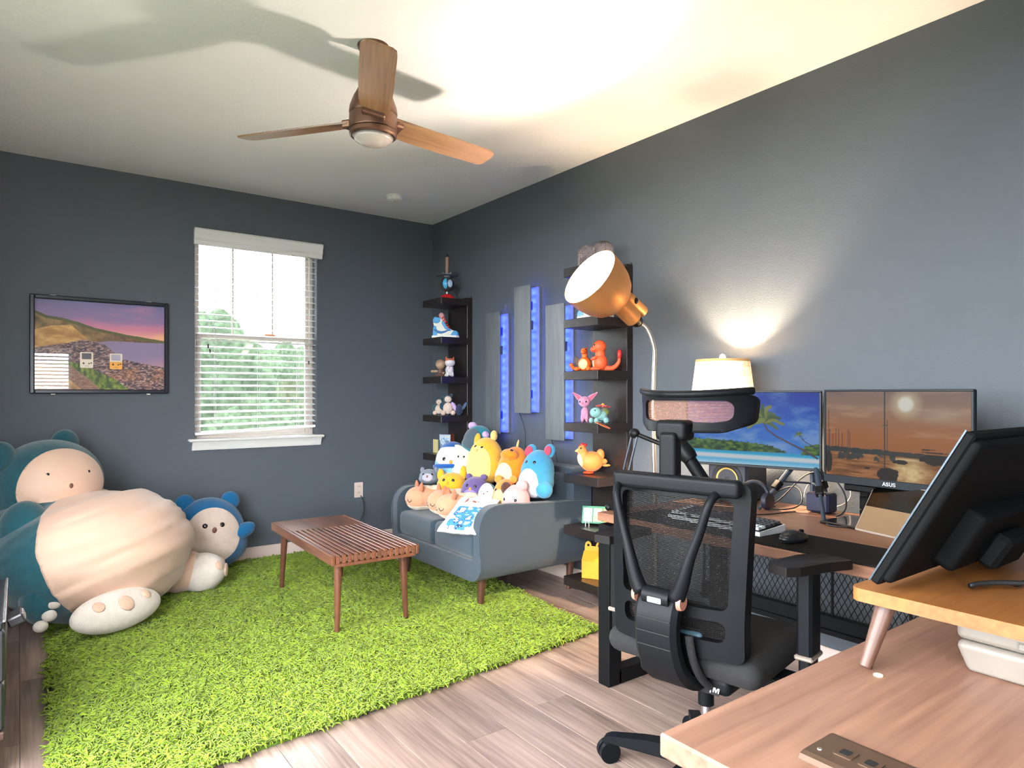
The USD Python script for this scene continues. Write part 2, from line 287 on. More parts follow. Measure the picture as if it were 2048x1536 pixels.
# outside: lawn, trees, hedge and a neighbour's house
single('lawn', trimesh.creation.box(bounds=[(-90, -90, -3.3), (90, 90, -3.2)]), mat('lawn_green', (52, 66, 42), .9, var=.25, vscale=3), 'green lawn below the windows', 'lawn', kind='structure', smooth=False)
LEAF = mat('tree_leaves', (52, 62, 49), .9, spec=.0, var=.45, vscale=9, bump=.4, bscale=14); TRUNK = mat('tree_trunk', (100, 82, 66), .9)
def tree(name, x, y, zb, h, r, label, seed):
    t = Thing(name, label, 'tree', (x, y, zb), group=None); c = trimesh.creation.icosphere(4); v = c.vertices.copy(); n = meshkit.fbm(v*2.6+seed, 4, seed)
    v *= (.62+.75*n)[:, None]; c.vertices = v*np.array([r, r, h*.42])+np.array([0, 0, h*.6])
    t.part('crown', c, LEAF, True); t.part('trunk', cyl((0, 0, 0), (0, 0, h*.5), .12, .08, 8), TRUNK)
tree('garden_tree', .35, 10, -3.2, 6.0, 1.3, 'tall green tree outside at the left of the window', 3)
tree('garden_tree', 2.5, 15, -3.2, 5.9, 1.5, 'round green tree outside at the middle of the window', 5)
tree('garden_tree', 5.6, 22, -3.2, 6.3, 1.6, 'pale green tree far outside beside the white house', 8)
for k, (hx, hy) in enumerate(((-2.3, 6.6), (.35, 6.9), (3.0, 7.2))):
    t = Thing('hedge_bush', ('leafy bush outside under the left of the window', 'leafy bush outside under the middle of the window', 'leafy bush outside under the right of the window')[k], 'bush', (hx, hy, -3.2))
    c = trimesh.creation.icosphere(4); v = c.vertices; n = meshkit.fbm(v*4+k*9, 4, 11+k); c.vertices = v*(.7+.6*n)[:, None]*np.array([1.1, .8, 2.3])+np.array([0, 0, 2.0]); t.part('foliage', c, LEAF, True)
hs = Thing('neighbour_house', 'white house with an orange trim beyond the garden', 'house', (9.6, 27, -3.2))
HW = mat('house_white', (130, 122, 119), .9, spec=0.)
hs.part('wall', bx((-2.6, -2, 0), (3, 3, 5.0), .02), HW); hs.part('roof', ext([(-3, 5.0), (3.4, 5.0), (.2, 6.0)], 5.6, 'xz', -2.3), mat('house_roof', (190, 150, 128), .8)); hs.part('corner_trim', bx((-2.72, -2.12, 0), (-2.45, -1.95, 5.0), .01), mat('house_orange', (170, 100, 60), .7))
hs.part('window', bx((-.4, -2.04, 2.9), (.5, -1.98, 4.1), .01), mat('house_window', (150, 160, 172), .2))
# ------------------------------------------------------------------ ceiling fan, smoke alarm
BRONZE = mat('oil_bronze', (112, 82, 66), .38, .75); BLADE = wood('fan_blade_wood', (104, 74, 50), (152, 116, 82), 'x', .3, 7., 1.1, .04)
f = Thing('ceiling_fan', 'three-blade ceiling fan with bronze housing and wooden blades', 'ceiling fan', (-1.727, -2.515, H))
f.part('canopy', lathe([(0, -.088), (.026, -.088), (.032, -.08), (.066, -.008), (.068, 0), (0, 0)], 36), BRONZE)
f.part('downrod', cyl((0, 0, -.2), (0, 0, -.07), .0125), BRONZE)
f.part('rod_collar', lathe([(0, -.118), (.02, -.118), (.022, -.1), (.016, -.085), (0, -.085)], 24), mat('dark_collar', (58, 62, 72), .3, .6))
f.part('motor_housing', lathe([(0, -.30), (.098, -.30), (.103, -.29), (.1, -.265), (.085, -.225), (.064, -.185), (.05, -.175), (0, -.173)], 48), BRONZE)
f.part('blade_ring', lathe([(0, -.365), (.099, -.365), (.102, -.36), (.102, -.305), (.099, -.3), (0, -.3)], 48), BRONZE)
f.part('light_ring', lathe([(0, -.392), (.094, -.392), (.101, -.386), (.101, -.37), (.097, -.366), (0, -.366)], 48), BRONZE)
f.part('light_bowl', lathe([(0, -.428), (.03, -.426), (.056, -.419), (.076, -.408), (.09, -.392), (0, -.392)], 48), mat('opal_glass', (178, 168, 160), .2, coat=.4), True)
for k, a in enumerate((127, 7, -113)):
    pts = []
    outl = Polygon([(.10, -.052), (.2, -.066), (.4, -.068), (.63, -.064), (.655, -.05), (.664, -.02), (.66, .045), (.648, .06), (.62, .064), (.4, .068), (.2, .066), (.10, .052)])
    B = ext(outl, .007, 'xy', -.0035);     M = rot('z', a) @ trimesh.transformations.translation_matrix((0, 0, -.325)) @ rot('x', -13)
    bp = f.part('blade', B, BLADE, 25); UsdGeom.Xformable(stage.GetPrimAtPath(bp)).AddTransformOp().Set(Gf.Matrix4d(*M.T.ravel().tolist()))
    arm = cat_([bx((.085, -.055, .002), (.205, -.03, .016), .004), bx((.085, -.05, -.02), (.13, .05, .014), .006)])
    f.part('blade_arm', moved(arm, M), BRONZE, under=None)
sm = Thing('smoke_alarm', 'small round white smoke alarm on the ceiling', 'smoke alarm', (-.662, -.591, H))
sm.part('body', lathe([(0, -.04), (.046, -.04), (.056, -.034), (.059, -.018), (.059, -.012), (.066, -.01), (.066, 0), (0, 0)], 40), TRIM)
sm.part('test_button', lathe([(0, -.043), (.008, -.043), (.01, -.039), (0, -.039)], 16), TRIMW)
# ------------------------------------------------------------------ framed coast print with two handhelds
PX0, PX1, PZ0, PZ1 = -2.902, -2.116, 1.243, 1.870; pcx, pcz = (PX0+PX1)/2, (PZ0+PZ1)/2
FR = mat('navy_black_frame', (26, 28, 40), .3)
pic = Thing('framed_picture', 'framed coast print with purple sky on the grey wall', 'picture', (pcx, 0, pcz))
hw, hh, fw = (PX1-PX0)/2, (PZ1-PZ0)/2, .026
for s, nm in ((-1, 'l'), (1, 'r')):
    pic.part('frame_bar', bx((s*hw, -.03, -hh), (s*(hw-fw), -.002, hh), .005), FR); pic.part('frame_bar', bx((-hw+fw, -.03, s*hh), (hw-fw, -.002, s*(hh-fw)), .005), FR)
pic.part('backing', bx((-hw+.01, -.006, -hh+.01), (hw-.01, -.002, hh-.01), 0), FR, False)
def coast(u, v):
    sky = ramp(v, [(.62, (236, 170, 150)), (.70, (206, 130, 150)), (.80, (150, 120, 160)), (1, (128, 122, 164))]); c = F3(u, v*3, 5, 2); sky = over(sky, (c-.5)*1.6*(u > .2), (.86, .52, .62)); sky = over(sky, np.clip((u-.9)*6, 0, 1)*np.clip(1-abs(v-.63)*16, 0, 1), (.98, .8, .45))
    out = sky; n = F3(u, v, 14, 4); n2 = F3(u, v*1.5, 62, 5, 3)
    sea = v < .575-.0*u; out = over(out, sea, np.array((.56, .49, .61))); out = over(out, sea*np.clip((u-.75)*3, 0, 1)*np.clip((.42-v)*8, 0, 1), (.8, .58, .62))
    hill = v < np.interp(u, [0, .08, .2, .33, .45, .7, 1], [.87, .82, .80, .755, .70, .64, .585])+.006*n; hill &= v > np.interp(u, [0, .4, .55, 1], [.3, .53, .562, .56])
    hc = ramp(n, [(.2, (92, 74, 44)), (.5, (140, 110, 62)), (.8, (176, 140, 84))]); hc = over(hc, np.clip((u-.35)*3, 0, 1)*.7, ramp(n2, [(.3, (70, 52, 44)), (.7, (128, 88, 60))])); out = np.where(hill[..., None], hc, out)
    out = over(out, hill & (v > np.interp(u, [0, .08, .2, .33, .45, .7, 1], [.87, .82, .80, .755, .70, .64, .585])-.03), (.36, .36, .18))
    near = v < np.interp(u, [0, .12, .26, .45], [.66, .71, .73, .50]); out = np.where((near & (u < .45))[..., None], ramp(F3(u, v*2, 10, 8), [(.3, (170, 122, 62)), (.7, (224, 178, 104))]), out)
    shore = v < np.interp(u, [0, .25, .36, .52, .6, .66, .75, 1], [.46, .53, .57, .52, .42, .36, .33, .27])+.02*(n2-.5)
    rocks = ramp(n2, [(.25, (50, 40, 50)), (.45, (104, 80, 84)), (.62, (150, 112, 104)), (.8, (196, 170, 160))]); rocks = over(rocks, (n-.45)*1.5*(v < .25), (.78, .5, .3)); out = np.where(shore[..., None], rocks, out)
    grass = (v < np.interp(u, [0, .2, .33, .45, .62, .74], [.30, .33, .30, .22, .10, -.02])+.03*(n-.5)); g = ramp(F3(u*2, v, 26, 9), [(.25, (52, 70, 26)), (.5, (96, 120, 36)), (.75, (150, 150, 62))]); out = np.where(grass[..., None], g, out)
    path = (v < np.interp(u, [0, .25, .4, .5], [.30, .28, .12, -.02])) & (v > np.interp(u, [0, .2, .3], [.2, .12, -.1])); out = np.where(path[..., None], ramp(n2, [(.2, (120, 84, 66)), (.8, (170, 130, 104))]), out)
    sand = v < np.interp(u, [0, .15, .36], [.34, .24, -.02]); out = np.where(sand[..., None], ramp(F3(u, v, 12, 12), [(.3, (150, 110, 70)), (.7, (206, 160, 104))]), out); return out
paint(path_for(pic.path, 'print'), [(-hw+fw-.001, -.0075, -hh+fw-.001), (hw-fw+.001, -.0075, -hh+fw-.001), (hw-fw+.001, -.0075, hh-fw+.001), (-hw+fw-.001, -.0075, hh-fw+.001)], 420, 320, coast, printed('coast_print', 0, .5))
pic.part('glazing', bx((-hw+fw, -.0225, -hh+fw), (hw-fw, -.0205, hh-fw), 0), glass_pane('picture_glazing', (1, 1, 1), 1.45), False)
for x in (-.27, .27):
    pic.part('wall_clip', bx((x-.012, -.02, -hh-.009), (x+.012, -.004, -hh+.002), .003), TRIM); pic.part('wall_clip', bx((x-.018, -.016, hh-.002), (x+.018, -.004, hh+.004), .002), TRIM)
def handheld(px, pz, low, label):
    t = Thing('handheld_console', label, 'game console', (px, -.0085, pz), group=None); w, h = .0365, .052
    body = rrect(-w, -h, w, h, .006)
    t.part('upper_shell', ext(body.intersection(sbox(-w, -.004, w, h)).difference(rrect(-w*.74, .006, w*.74, h*.86, .003)), .008, 'xz', -.008), mat('console_cream', (242, 224, 204), .45))
    t.part('lower_shell', ext(body.intersection(sbox(-w, -h, w, -.004)), .008, 'xz', -.008), mat('console_'+low[0], low[1], .45))
    t.part('screen', bx((-w*.72, -.0075, .007), (w*.72, -.003, h*.84), 0), mat('console_screen_'+low[0], low[2], .2), False)
    dk = mat('console_button', (64, 58, 66), .5)
    t.part('direction_pad', cat_([bx((-.024, -.0098, -.024), (-.010, -.0078, -.019), .001), bx((-.0195, -.0098, -.0285), (-.0145, -.0078, -.0145), .001)]), dk)
    for a, b in ((.013, -.023), (.025, -.019)): t.part('button', cyl((a, -.0095, b), (a, -.0075, b), .0045, n=12), dk)
    for a in (-.006, .006): t.part('small_button', bx((a-.004, -.009, -.040), (a+.004, -.0078, -.0375), .0008), dk)
handheld(-2.598, 1.462, ('cream2', (240, 226, 204), (96, 88, 94)), 'cream handheld console mounted left of the yellow one in the framed print')
handheld(-2.432, 1.458, ('amber', (244, 176, 66), (184, 176, 192)), 'yellow-bottomed handheld console mounted right of the cream one in the framed print')
# ------------------------------------------------------------------ wall shelf units
SH = wood('black_brown_shelf', (27, 22, 21), (40, 33, 32), 'x', .33, 6., 1., .04)
ZT = [2.0, 1.690, 1.377, 1.068, .757, .445, .135]
def shelf_unit(y0, y1, label):
    t = Thing('wall_shelf_unit', label, 'wall shelf', (0, (y0+y1)/2, .03)); w = (y1-y0)/2
    t.part('back_panel', bx((-.052, -w, .0), (-.002, w, 1.985), .002), SH)
    for z in ZT: t.part('shelf', bx((-.292, -w-.001, z-.03-.053), (-.04, w+.001, z-.03), .002), SH)
    t.part('bracket', bx((-.012, -w+.004, 1.984), (-.004, -w+.012, 1.996), .002), SH)
    return t
shelf_unit(-2.405, -2.110, 'tall black-brown wall shelf behind the floor lamp, next to the desk'); shelf_unit(-.650, -.355, 'tall black-brown wall shelf in the corner, far side of the sofa')
# ------------------------------------------------------------------ light panels
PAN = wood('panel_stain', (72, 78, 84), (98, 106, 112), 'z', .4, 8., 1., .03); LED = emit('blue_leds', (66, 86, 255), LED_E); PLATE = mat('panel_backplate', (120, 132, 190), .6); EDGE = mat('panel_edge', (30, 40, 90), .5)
for y0, y1, z0, z1, cord, lab in ((-1.167, -.983, .945, 1.848, 0, 'blue-backlit grey wall panel nearest the corner'), (-1.533, -1.346, 1.104, 2.002, 1, 'blue-backlit grey wall panel hung highest, in the middle'), (-1.892, -1.700, .934, 1.835, 1, 'blue-backlit grey wall panel beside the floor lamp')):
    t = Thing('wall_light_panel', lab, 'wall light', (0, (y0+y1)/2, (z0+z1)/2)); hw_, hh_ = (y1-y0)/2, (z1-z0)/2
    t.part('board', bx((-.1, -hw_, -hh_), (-.088, hw_, hh_), .0015), PAN)
    t.part('standoff', cat_([bx((-.088, -.015, s*hh_*.7-.03), (-.0145, .015, s*hh_*.7+.03), .002) for s in (-1, 1)]), EDGE)
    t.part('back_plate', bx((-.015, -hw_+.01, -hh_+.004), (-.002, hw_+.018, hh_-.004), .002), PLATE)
    yl = -(hw_-.071); strip = t.part('led_strip', bx((-.0878, yl-.005, -hh_+.02), (-.0485, yl+.005, hh_-.02), 0), EDGE, False)
    t.part('led', cat_([trimesh.Trimesh([(-.0480, yl-.005, zz-.006), (-.0480, yl+.005, zz-.006), (-.0480, yl+.005, zz+.006), (-.0480, yl-.005, zz+.006)], [(0, 1, 2), (0, 2, 3)], process=False) for zz in np.linspace(-hh_+.04, hh_-.04, 14)]), LED, False, under=strip, kind='stuff')
    t.part('switch_box', bx((-.087, -hw_-.006, hh_*.30), (-.075, -hw_+.01, hh_*.44), .002), EDGE)
    if cord:
        yb = hw_-.03
        t.part('cord', tube([(-.08, yb, -hh_+.01), (-.05, yb, -hh_-.05), (-.03, yb-.012, -hh_-.15), (-.02, yb+.002, -hh_-.24), (-.02, yb-.02, -hh_-.36)], .0022, 6, 24), mat('black_cable', (30, 30, 36), .5), True)
# ------------------------------------------------------------------ sofa
SOFA = mat('sofa_fabric', (43, 59, 72), .85, bump=.35, bscale=500, sheen=.25, var=.06, vscale=60); LEGW = wood('dark_walnut', (58, 36, 26), (92, 58, 40), 'z', .4)
sf = Thing('sofa', 'small two-seat blue-grey sofa heaped with plush toys', 'sofa', (-.45, -1.525, 0)); sy0, sy1 = -2.075, -.975
U = rrect(sy0, .165, sy1, 1.4, .11).difference(rrect(sy0+.075, .285, sy1-.075, 1.5, .04))
side = Polygon([(-.875, .10), (-.03, .10), (-.03, .565), (-.2, .575), (-.5, .59), (-.74, .60)]+[(-.76+.115*math.cos(a), .485+.115*math.sin(a)) for a in np.linspace(math.pi/2, math.pi, 8)])
shell = tm_of(mani(ext(U, .845, 'yz', -.875)) ^ mani(ext(side, 1.3, 'xz', -2.2)))
sf.part('arm_shell', shell, SOFA, 30, world=True)
for y in (sy0+.006, sy1-.006): sf.part('piping', tube([(-.874, y, .23), (-.875, y, .49), (-.84, y, .568), (-.76, y, .6), (-.5, y, .592)], .0045, 6, 24), SOFA, True, world=True)
ym = (sy0+sy1)/2
for a, b in ((sy0+.08, ym-.003), (ym+.003, sy1-.08)): sf.part('seat_cushion', rbox((-.868, a, .285), (-.22, b, .445), .035), SOFA, 40, world=True)
for a, b in ((sy0+.08, ym-.003), (ym+.003, sy1-.08)): sf.part('back_cushion', moved(rbox((-.30, a, .42), (-.14, b, .74), .05), rot('y', 7, (-.2, ym, .5))), SOFA, 40, world=True)
sf.part('back_frame', tm_of(mani(ext(rrect(sy0+.01, .2, sy1-.01, .775, .06), .15, 'yz', -.17))), SOFA, 30, world=True)
for x in (-.80, -.12):
    for y in (sy0+.10, sy1-.10): sf.part('leg', lathe_at([(0, 0), (.016, 0), (.027, 1), (0, 1)], (x-.012, y, 0), (x, y, .18), 14), LEGW, world=True)
# ------------------------------------------------------------------ slatted bench table
TW = wood('bench_walnut', (84, 50, 36), (136, 88, 64), 'y', .3, 6., 1.1, .1); TWL = wood('bench_walnut_leg', (76, 45, 32), (118, 74, 52), 'z', .35)
tb = Thing('slatted_coffee_table', 'low walnut coffee table with a slatted top standing on the green rug', 'table', (-1.447, -1.443, 0), rz=-1.6); zt = .43
tb.part('solid_panel', bx((-.222, .19, zt-.03), (.222, .525, zt), .002), TW)
for s in (-1, 1): tb.part('side_rail', bx((s*.242, -.545, zt-.05), (s*.223, .545, zt), .003), TW)
tb.part('end_rail', bx((-.223, .525, zt-.05), (.223, .545, zt), .003), TW)
xs = np.linspace(-.209, .209, 14)
for x in xs: tb.part('slat', bx((x-.0100, -.545, zt-.042), (x+.0100, .19, zt), .002), TW)
for y in (-.53, -.2, .12): tb.part('cross_bar', bx((-.223, y-.012, zt-.060), (.223, y+.012, zt-.0425), .002), TW)
for k, x in enumerate(np.linspace(-.226, .226, 15)): tb.part('spacer', bx((x-.005, -.538, zt-.034), (x+.005, -.515, zt-.012), .001), mat('spacer_pale', (150, 110, 90), .5))
for sx in (-1, 1):
    for sy in (-1, 1): tb.part('leg', lathe_at([(0, 0), (.0125, 0), (.021, .95), (.021, 1), (0, 1)], (sx*.193, sy*.487, .012), (sx*.180, sy*.465, zt-.045), 18), TWL)
# ------------------------------------------------------------------ shag rug
rg = Thing('shag_rug', 'bright lime green shag rug under the coffee table', 'rug', (-1.6, -1.4, 0)); RC = [(-2.885, -2.86), (-.535, -2.66), (-.32, -.10), (-2.80, -.10)]
rp = Polygon(RC); rg.part('backing', ext(rp.buffer(-.012), .008, 'xy', .001), mat('rug_backing', (92, 130, 30), .95), False, world=True)
PILE = mat('rug_pile', (126, 150, 46), .95, sheen=.15, rnd_tone=.22, spec=.05)
pi_path = rg.path + '/pile'; PI = UsdGeom.PointInstancer.Define(stage, pi_path); protos = []
for k in range(6):
    r_ = np.random.RandomState(50+k); V = []; Fc = []; n0 = 0
    for q in range(16):
        a = r_.rand()*6.283; b = r_.rand()*.019; p = np.array([b*math.cos(a), b*math.sin(a), 0.]); dr = r_.rand()*6.283; L = .026+.026*r_.rand(); lean = .7+1.1*r_.rand(); w = .0025+.0009*r_.rand()
        pts = []; th = .25+.4*r_.rand(); pos = p.copy()
        for s_ in range(4):
            pts.append(pos.copy()); pos = pos+L/3*np.array([math.sin(th)*math.cos(dr), math.sin(th)*math.sin(dr), math.cos(th)]); th += lean*.62; dr += (r_.rand()-.5)*3.2
        pts = np.array(pts); pts[:, 2] = np.maximum(pts[:, 2], .002); v, fc = [], []
        for i_, pt in enumerate(pts):
            t_ = pts[min(i_+1, 3)]-pts[max(i_-1, 0)]; t_ /= np.linalg.norm(t_); u_ = np.cross(t_, [.3, .2, .9]); u_ /= np.linalg.norm(u_); w_ = np.cross(t_, u_); ww = w*(1, 1.1, 1.1, .85)[i_]
            v += [pt+ww*(math.cos(g)*u_+math.sin(g)*w_) for g in (0, 2.094, 4.189)]
        for i_ in range(3):
            for j in range(3): A, B, C_, D = i_*3+j, i_*3+(j+1) % 3, i_*3+3+(j+1) % 3, i_*3+3+j; fc += [(A, B, C_), (A, C_, D)]
        fc.append((9, 10, 11)); V += v; Fc += [(a_+n0, b_+n0, c_+n0) for a_, b_, c_ in fc]; n0 += 12
    pp = f'{pi_path}/tuft' + (f'_{k:03d}' if k else ''); usdkit.mesh(stage, pp, trimesh.Trimesh(np.array(V), np.array(Fc), process=False), PILE, smooth=True); protos.append(pp)
pos, idx, ori, scl = [], [], [], []
for gx in np.arange(-2.90, -.30, .0245):
    for gy in np.arange(-2.88, -.09, .0245):
        x, y = gx+(rnd.random()-.5)*.02, gy+(rnd.random()-.5)*.02
        if rp.contains(Point(x, y)): pos.append(Gf.Vec3f(x+1.6, y+1.4, .006)); idx.append(rnd.randrange(6)); a = rnd.random()*math.pi; ori.append(Gf.Quath(math.cos(a), 0, 0, math.sin(a))); q_ = .75+.6*meshkit.noise(np.array([x*22, y*22, 0.])); scl.append(Gf.Vec3f(1, 1, float(q_)))
PI.CreatePrototypesRel().SetTargets([Sdf.Path(p) for p in protos]); PI.CreatePositionsAttr(Vt.Vec3fArray(pos)); PI.CreateProtoIndicesAttr(Vt.IntArray(idx)); PI.CreateOrientationsAttr(Vt.QuathArray(ori)); PI.CreateScalesAttr(Vt.Vec3fArray(scl))
tags(PI.GetPrim(), None, None, None, 'stuff')
# ------------------------------------------------------------------ plush toys
def plush(name, rgb, var=.07): return mat('plush_'+name, tuple(int(q*.9) for q in rgb), .95, bump=.25, bscale=260, sheen=.35, spec=.15, var=var, vscale=22)
EYE = mat('plush_button_eye', (24, 22, 24), .18, coat=.5); NOSE = mat('plush_nose', (110, 74, 60), .6)
def Rz(deg): return rot('z', deg)
def features(t, body, o, face_deg, pitch, eye_sp, r, nose=True, nose_m=None, nose_r=None, drop=10, E=EYE):
    """two round button eyes and a nose sewn on, looking towards face_deg (0 = +x), pitch up"""
    def dirn(az, el): a, e = math.radians(face_deg+az), math.radians(el); return np.array([math.cos(a)*math.cos(e), math.sin(a)*math.cos(e), math.sin(e)])
    for s in (-1, 1):
        p, n = hit(body, o, dirn(s*eye_sp, pitch)); t.part('eye', moved(ell((0, 0, 0), (r, r, r*.5), sub=2), trimesh.transformations.translation_matrix(p) @ align(n)), E, True)
    if nose:
        p, n = hit(body, o, dirn(0, pitch-drop)); q = nose_r or r; t.part('nose', moved(ell((0, 0, 0), (q*1.2, q*.9, q*.6), sub=2), trimesh.transformations.translation_matrix(p) @ align(n)), nose_m or NOSE, True)
TEAL, CREAM = plush('teal', (38, 90, 102), .16), mat('plush_cream_satin', (210, 175, 152), .6, sheen=.3, bump=.15, bscale=5, var=.03, vscale=3); PALE = plush('pale', (238, 226, 214))
# giant lounging bear
g = Thing('giant_plush_bear', 'giant teal and cream plush bear lounging against the wall on the rug', 'plush toy', (-2.62, -.75, 0)); gl = g.loc
fd = -48
body = blob([((.02, .0, .345), (.45, .53, .35), Rz(fd)), (np.array((-2.74, -.58, .42))-gl, (.34, .44, .30), Rz(fd))], .022, 25)
body.vertices[:, 2] = np.maximum(body.vertices[:, 2], .03)
bv = body.vertices; rr_ = bv @ np.array((.804, -.595, 0)); zz_ = bv[:, 2]-.55*rr_; wr = .5-abs(meshkit.fbm(np.stack([zz_*9+rr_*1.5, rr_*1.6, bv[:, 1]*.8], 1), 3, 5)-.5)*3.2; wf = np.clip((rr_+.45)*1.6, .15, 1); body.vertices += body.vertex_normals*(np.clip(wr, -.5, .5)*.040*wf)[:, None]
g.part('body', body, TEAL, True)
g.part('belly', patch(body, esph((.24, -.20, .42), (.52, .56, .42), Rz(fd), 64), .008), CREAM, True)
hc = np.array((-2.815, -.54, .735))-gl; head = blob([(hc, (.26, .28, .245), Rz(fd)), (hc+(.0, 0, -.1), (.25, .27, .18), Rz(fd))], .018, 14); g.part('head', head, TEAL, True)
hf = -70; fc = patch(head, esph(hc+np.array((.27*math.cos(math.radians(hf)), .27*math.sin(math.radians(hf)), -.02)), (.26, .245, .245), Rz(hf), 64), .006); g.part('face', fc, CREAM, True)
features(g, head, hc, hf, 14, 24, .014, True, NOSE, .015, 14)
for p, r in (((-3.04, -.66, .90), .085), ((-2.73, -.30, .94), .085)): g.part('ear', ell(np.array(p)-gl, (r*.72, r, r), Rz(fd), 3), TEAL, True)
def foot(c, r, az, pitch, nm):
    R = Rz(az) @ rot('y', pitch); c = np.array(c)-gl; ft = blob([(c, r, R)], .014, 4); ft.vertices[:, 2] = np.maximum(ft.vertices[:, 2], .03); p = g.part('foot', ft, PALE, True, nm)
    for q, s in ((0, 1.), (1, .6), (-1, .6)):
        n = R[:3, :3] @ np.array([.97, q*.52*r[1]/r[0]*1.2, .22 if q else -.1]); pt, nn = hit(ft, c, n)
        g.part('pad', moved(ell((0, 0, 0), (.03*s+.012, .026*s+.012, .012), sub=2), trimesh.transformations.translation_matrix(pt) @ align(nn)), plush('pad', (232, 196, 170)), True, under=p)
foot((-2.55, -1.24, .135), (.085, .235, .105), -62, -38, 'pale foot lying on the rug nearest the camera'); foot((-2.04, -.70, .13), (.14, .11, .12), -20, -10, None)
g.part('leg', blob([(np.array((-2.16, -.66, .15))-gl, (.16, .13, .13))], .02, 5), CREAM, True)
arm = blob([(np.array((-2.93, -.86, .52))-gl, (.12, .12, .16)), (np.array((-2.915, -.98, .36))-gl, (.11, .12, .17)), (np.array((-2.86, -1.08, .22))-gl, (.10, .11, .14))], .018, 20); g.part('arm', arm, TEAL, True)
for q in ((-2.815, -1.165, .20), (-2.835, -1.175, .145), (-2.87, -1.18, .10)): g.part('finger_tip', ell(np.array(q)-gl, (.032, .034, .028)), PALE, True)
# a generic builder of egg-shaped plush toys
def egg(name, label, c, r, rgb, belly=None, face=-150, tilt=0, ears=(), ear_m=None, eyes=True, nose=True, nose_m=None, er=None, group=None, lobes=(), belly_r=.75, belly_up=-.15, roll=0, eye_sp=22, eye_p=22, extra=None, zb=None, drop=12):
    """c: world centre, r: (depth, width, height) radii, face: where it looks (degrees), tilt: leaning back"""
    c = np.array(c, float); base = np.array((c[0], c[1], c[2]-r[2] if zb is None else zb)); t = Thing(name, label, 'plush toy', base, group=group); o = c-base
    R = Rz(face) @ rot('y', -tilt) @ rot('x', roll); m = rgb if not isinstance(rgb, tuple) else plush(f'{rgb[0]}_{rgb[1]}_{rgb[2]}', rgb)
    def L(p): return o+R[:3, :3] @ (np.array(p)*np.array(r))
    items = [(o, r, R), (L((0, 0, -.30)), (r[0]*1.04, r[1]*1.06, r[2]*.70), R)]+[(L(q[0]), np.array(q[1])*np.array(r), R) for q in lobes]
    b = blob(items, max(.007, min(r)*.12), 10); t.part('body', b, m, True)
    if belly:
        cut = esph(L((.75, 0, belly_up)), (r[0]*.8, r[1]*belly_r, r[2]*belly_r), R, 48); t.part('belly', patch(b, cut, .003), plush('%d_%d_%d' % belly, belly), True)
    for p_, q_, em in ears: t.part('ear', ell(L(p_), np.array(q_)*min(r), R, 2), em or ear_m or m, True)
    if eyes:
        v = (R[:3, :3] @ np.array([1, 0, 0])); fa = math.degrees(math.atan2(v[1], v[0])); el = math.degrees(math.asin(v[2])); features(t, b, o, fa, eye_p+el, eye_sp, er or min(r)*.09, nose, nose_m, None, drop)
    if extra: extra(t, b, L, R, r, o)
    return t
RED, PINKIN, WHITEP, ORANGEB = plush('red', (214, 46, 52)), plush('rose', (226, 70, 96)), plush('white', (236, 236, 238)), plush('beak', (232, 158, 60))
earpair = lambda y, z, q, m=None, x=0.: [((x, s*y, z), q, m) for s in (-1, 1)]
egg('plush_bear', 'blue plush bear with cream front sitting by the wall behind the giant bear', (-1.90, -.24, .275), (.19, .235, .25), (24, 104, 156), (236, 214, 198), face=-92, tilt=6, ears=earpair(.62, .86, (.22, .34, .34), None, -.1), belly_r=.74, belly_up=.0, eye_sp=16, eye_p=22, extra=lambda t, b, L, R, r, o: [t.part('arm', ell(L((.55, s*.86, .02)), (.05, .085, .05), R @ rot('x', s*25)), plush('24_104_156', (24, 104, 156)), True) for s in (-1, 1)])
# back row on the sofa
F0 = -146
def round_patch(m, cy, cz, rad): return lambda t, b, L, R, r, o: t.part('patch', patch(b, esph(L((.9, cy, cz)), np.array((.7, rad, rad))*np.array(r), R, 32), .003), m, True)
egg('plush_frog', 'teal plush with a grey tummy on top of the heap against the shelf', (-.30, -1.185, .90), (.105, .112, .115), (20, 132, 152), (78, 96, 108), face=-160, tilt=20, belly_r=.66, belly_up=-.05, eyes=False, ears=[((.1, -.62, .95), (.34, .34, .28), plush('lilac', (206, 176, 224))), ((.45, .78, .30), (.26, .26, .26), plush('lilac', (206, 176, 224)))], zb=.78)
egg('plush_penguin', 'light blue plush penguin with a dark blue cap and collar by the far sofa arm', (-.42, -1.03, .715), (.12, .13, .175), (140, 194, 218), None, face=-128, tilt=8, eye_sp=26, eye_p=24, er=.014, nose_m=ORANGEB, drop=12,
    extra=lambda t, b, L, R, r, o: [t.part('face_patch', patch(b, esph(L((.55, 0, .42)), (.1, .125, .085), R, 48), .003), WHITEP, True), t.part('cap', patch(b, esph(L((-.1, 0, 1.02)), (.125, .13, .062), R, 48), .005), plush('cobalt', (28, 96, 180)), True), t.part('collar', moved(lathe([(.115, -.014), (.140, -.012), (.143, .008), (.128, .016), (.115, .012)], 40), trimesh.transformations.translation_matrix(L((0, 0, -.02))) @ R), plush('cobalt', (28, 96, 180)), True), t.part('spot', patch(b, esph(L((.8, .3, -.36)), (.05, .024, .024), R, 24), .003), WHITEP, True), t.part('spot', patch(b, esph(L((.8, -.3, -.36)), (.05, .024, .024), R, 24), .003), WHITEP, True)])
egg('plush_lamb', 'cream pillow-shaped plush between the penguin and the big yellow plush', (-.39, -1.155, .735), (.085, .095, .145), (238, 230, 206), (236, 238, 244), face=-150, tilt=12, ears=[((.05, .95, .72), (.34, .46, .2), None), ((.05, -.85, .85), (.34, .5, .22), None)], belly_r=.7, belly_up=-.4, eye_sp=20, eye_p=28, er=.008, nose=False, zb=.5)
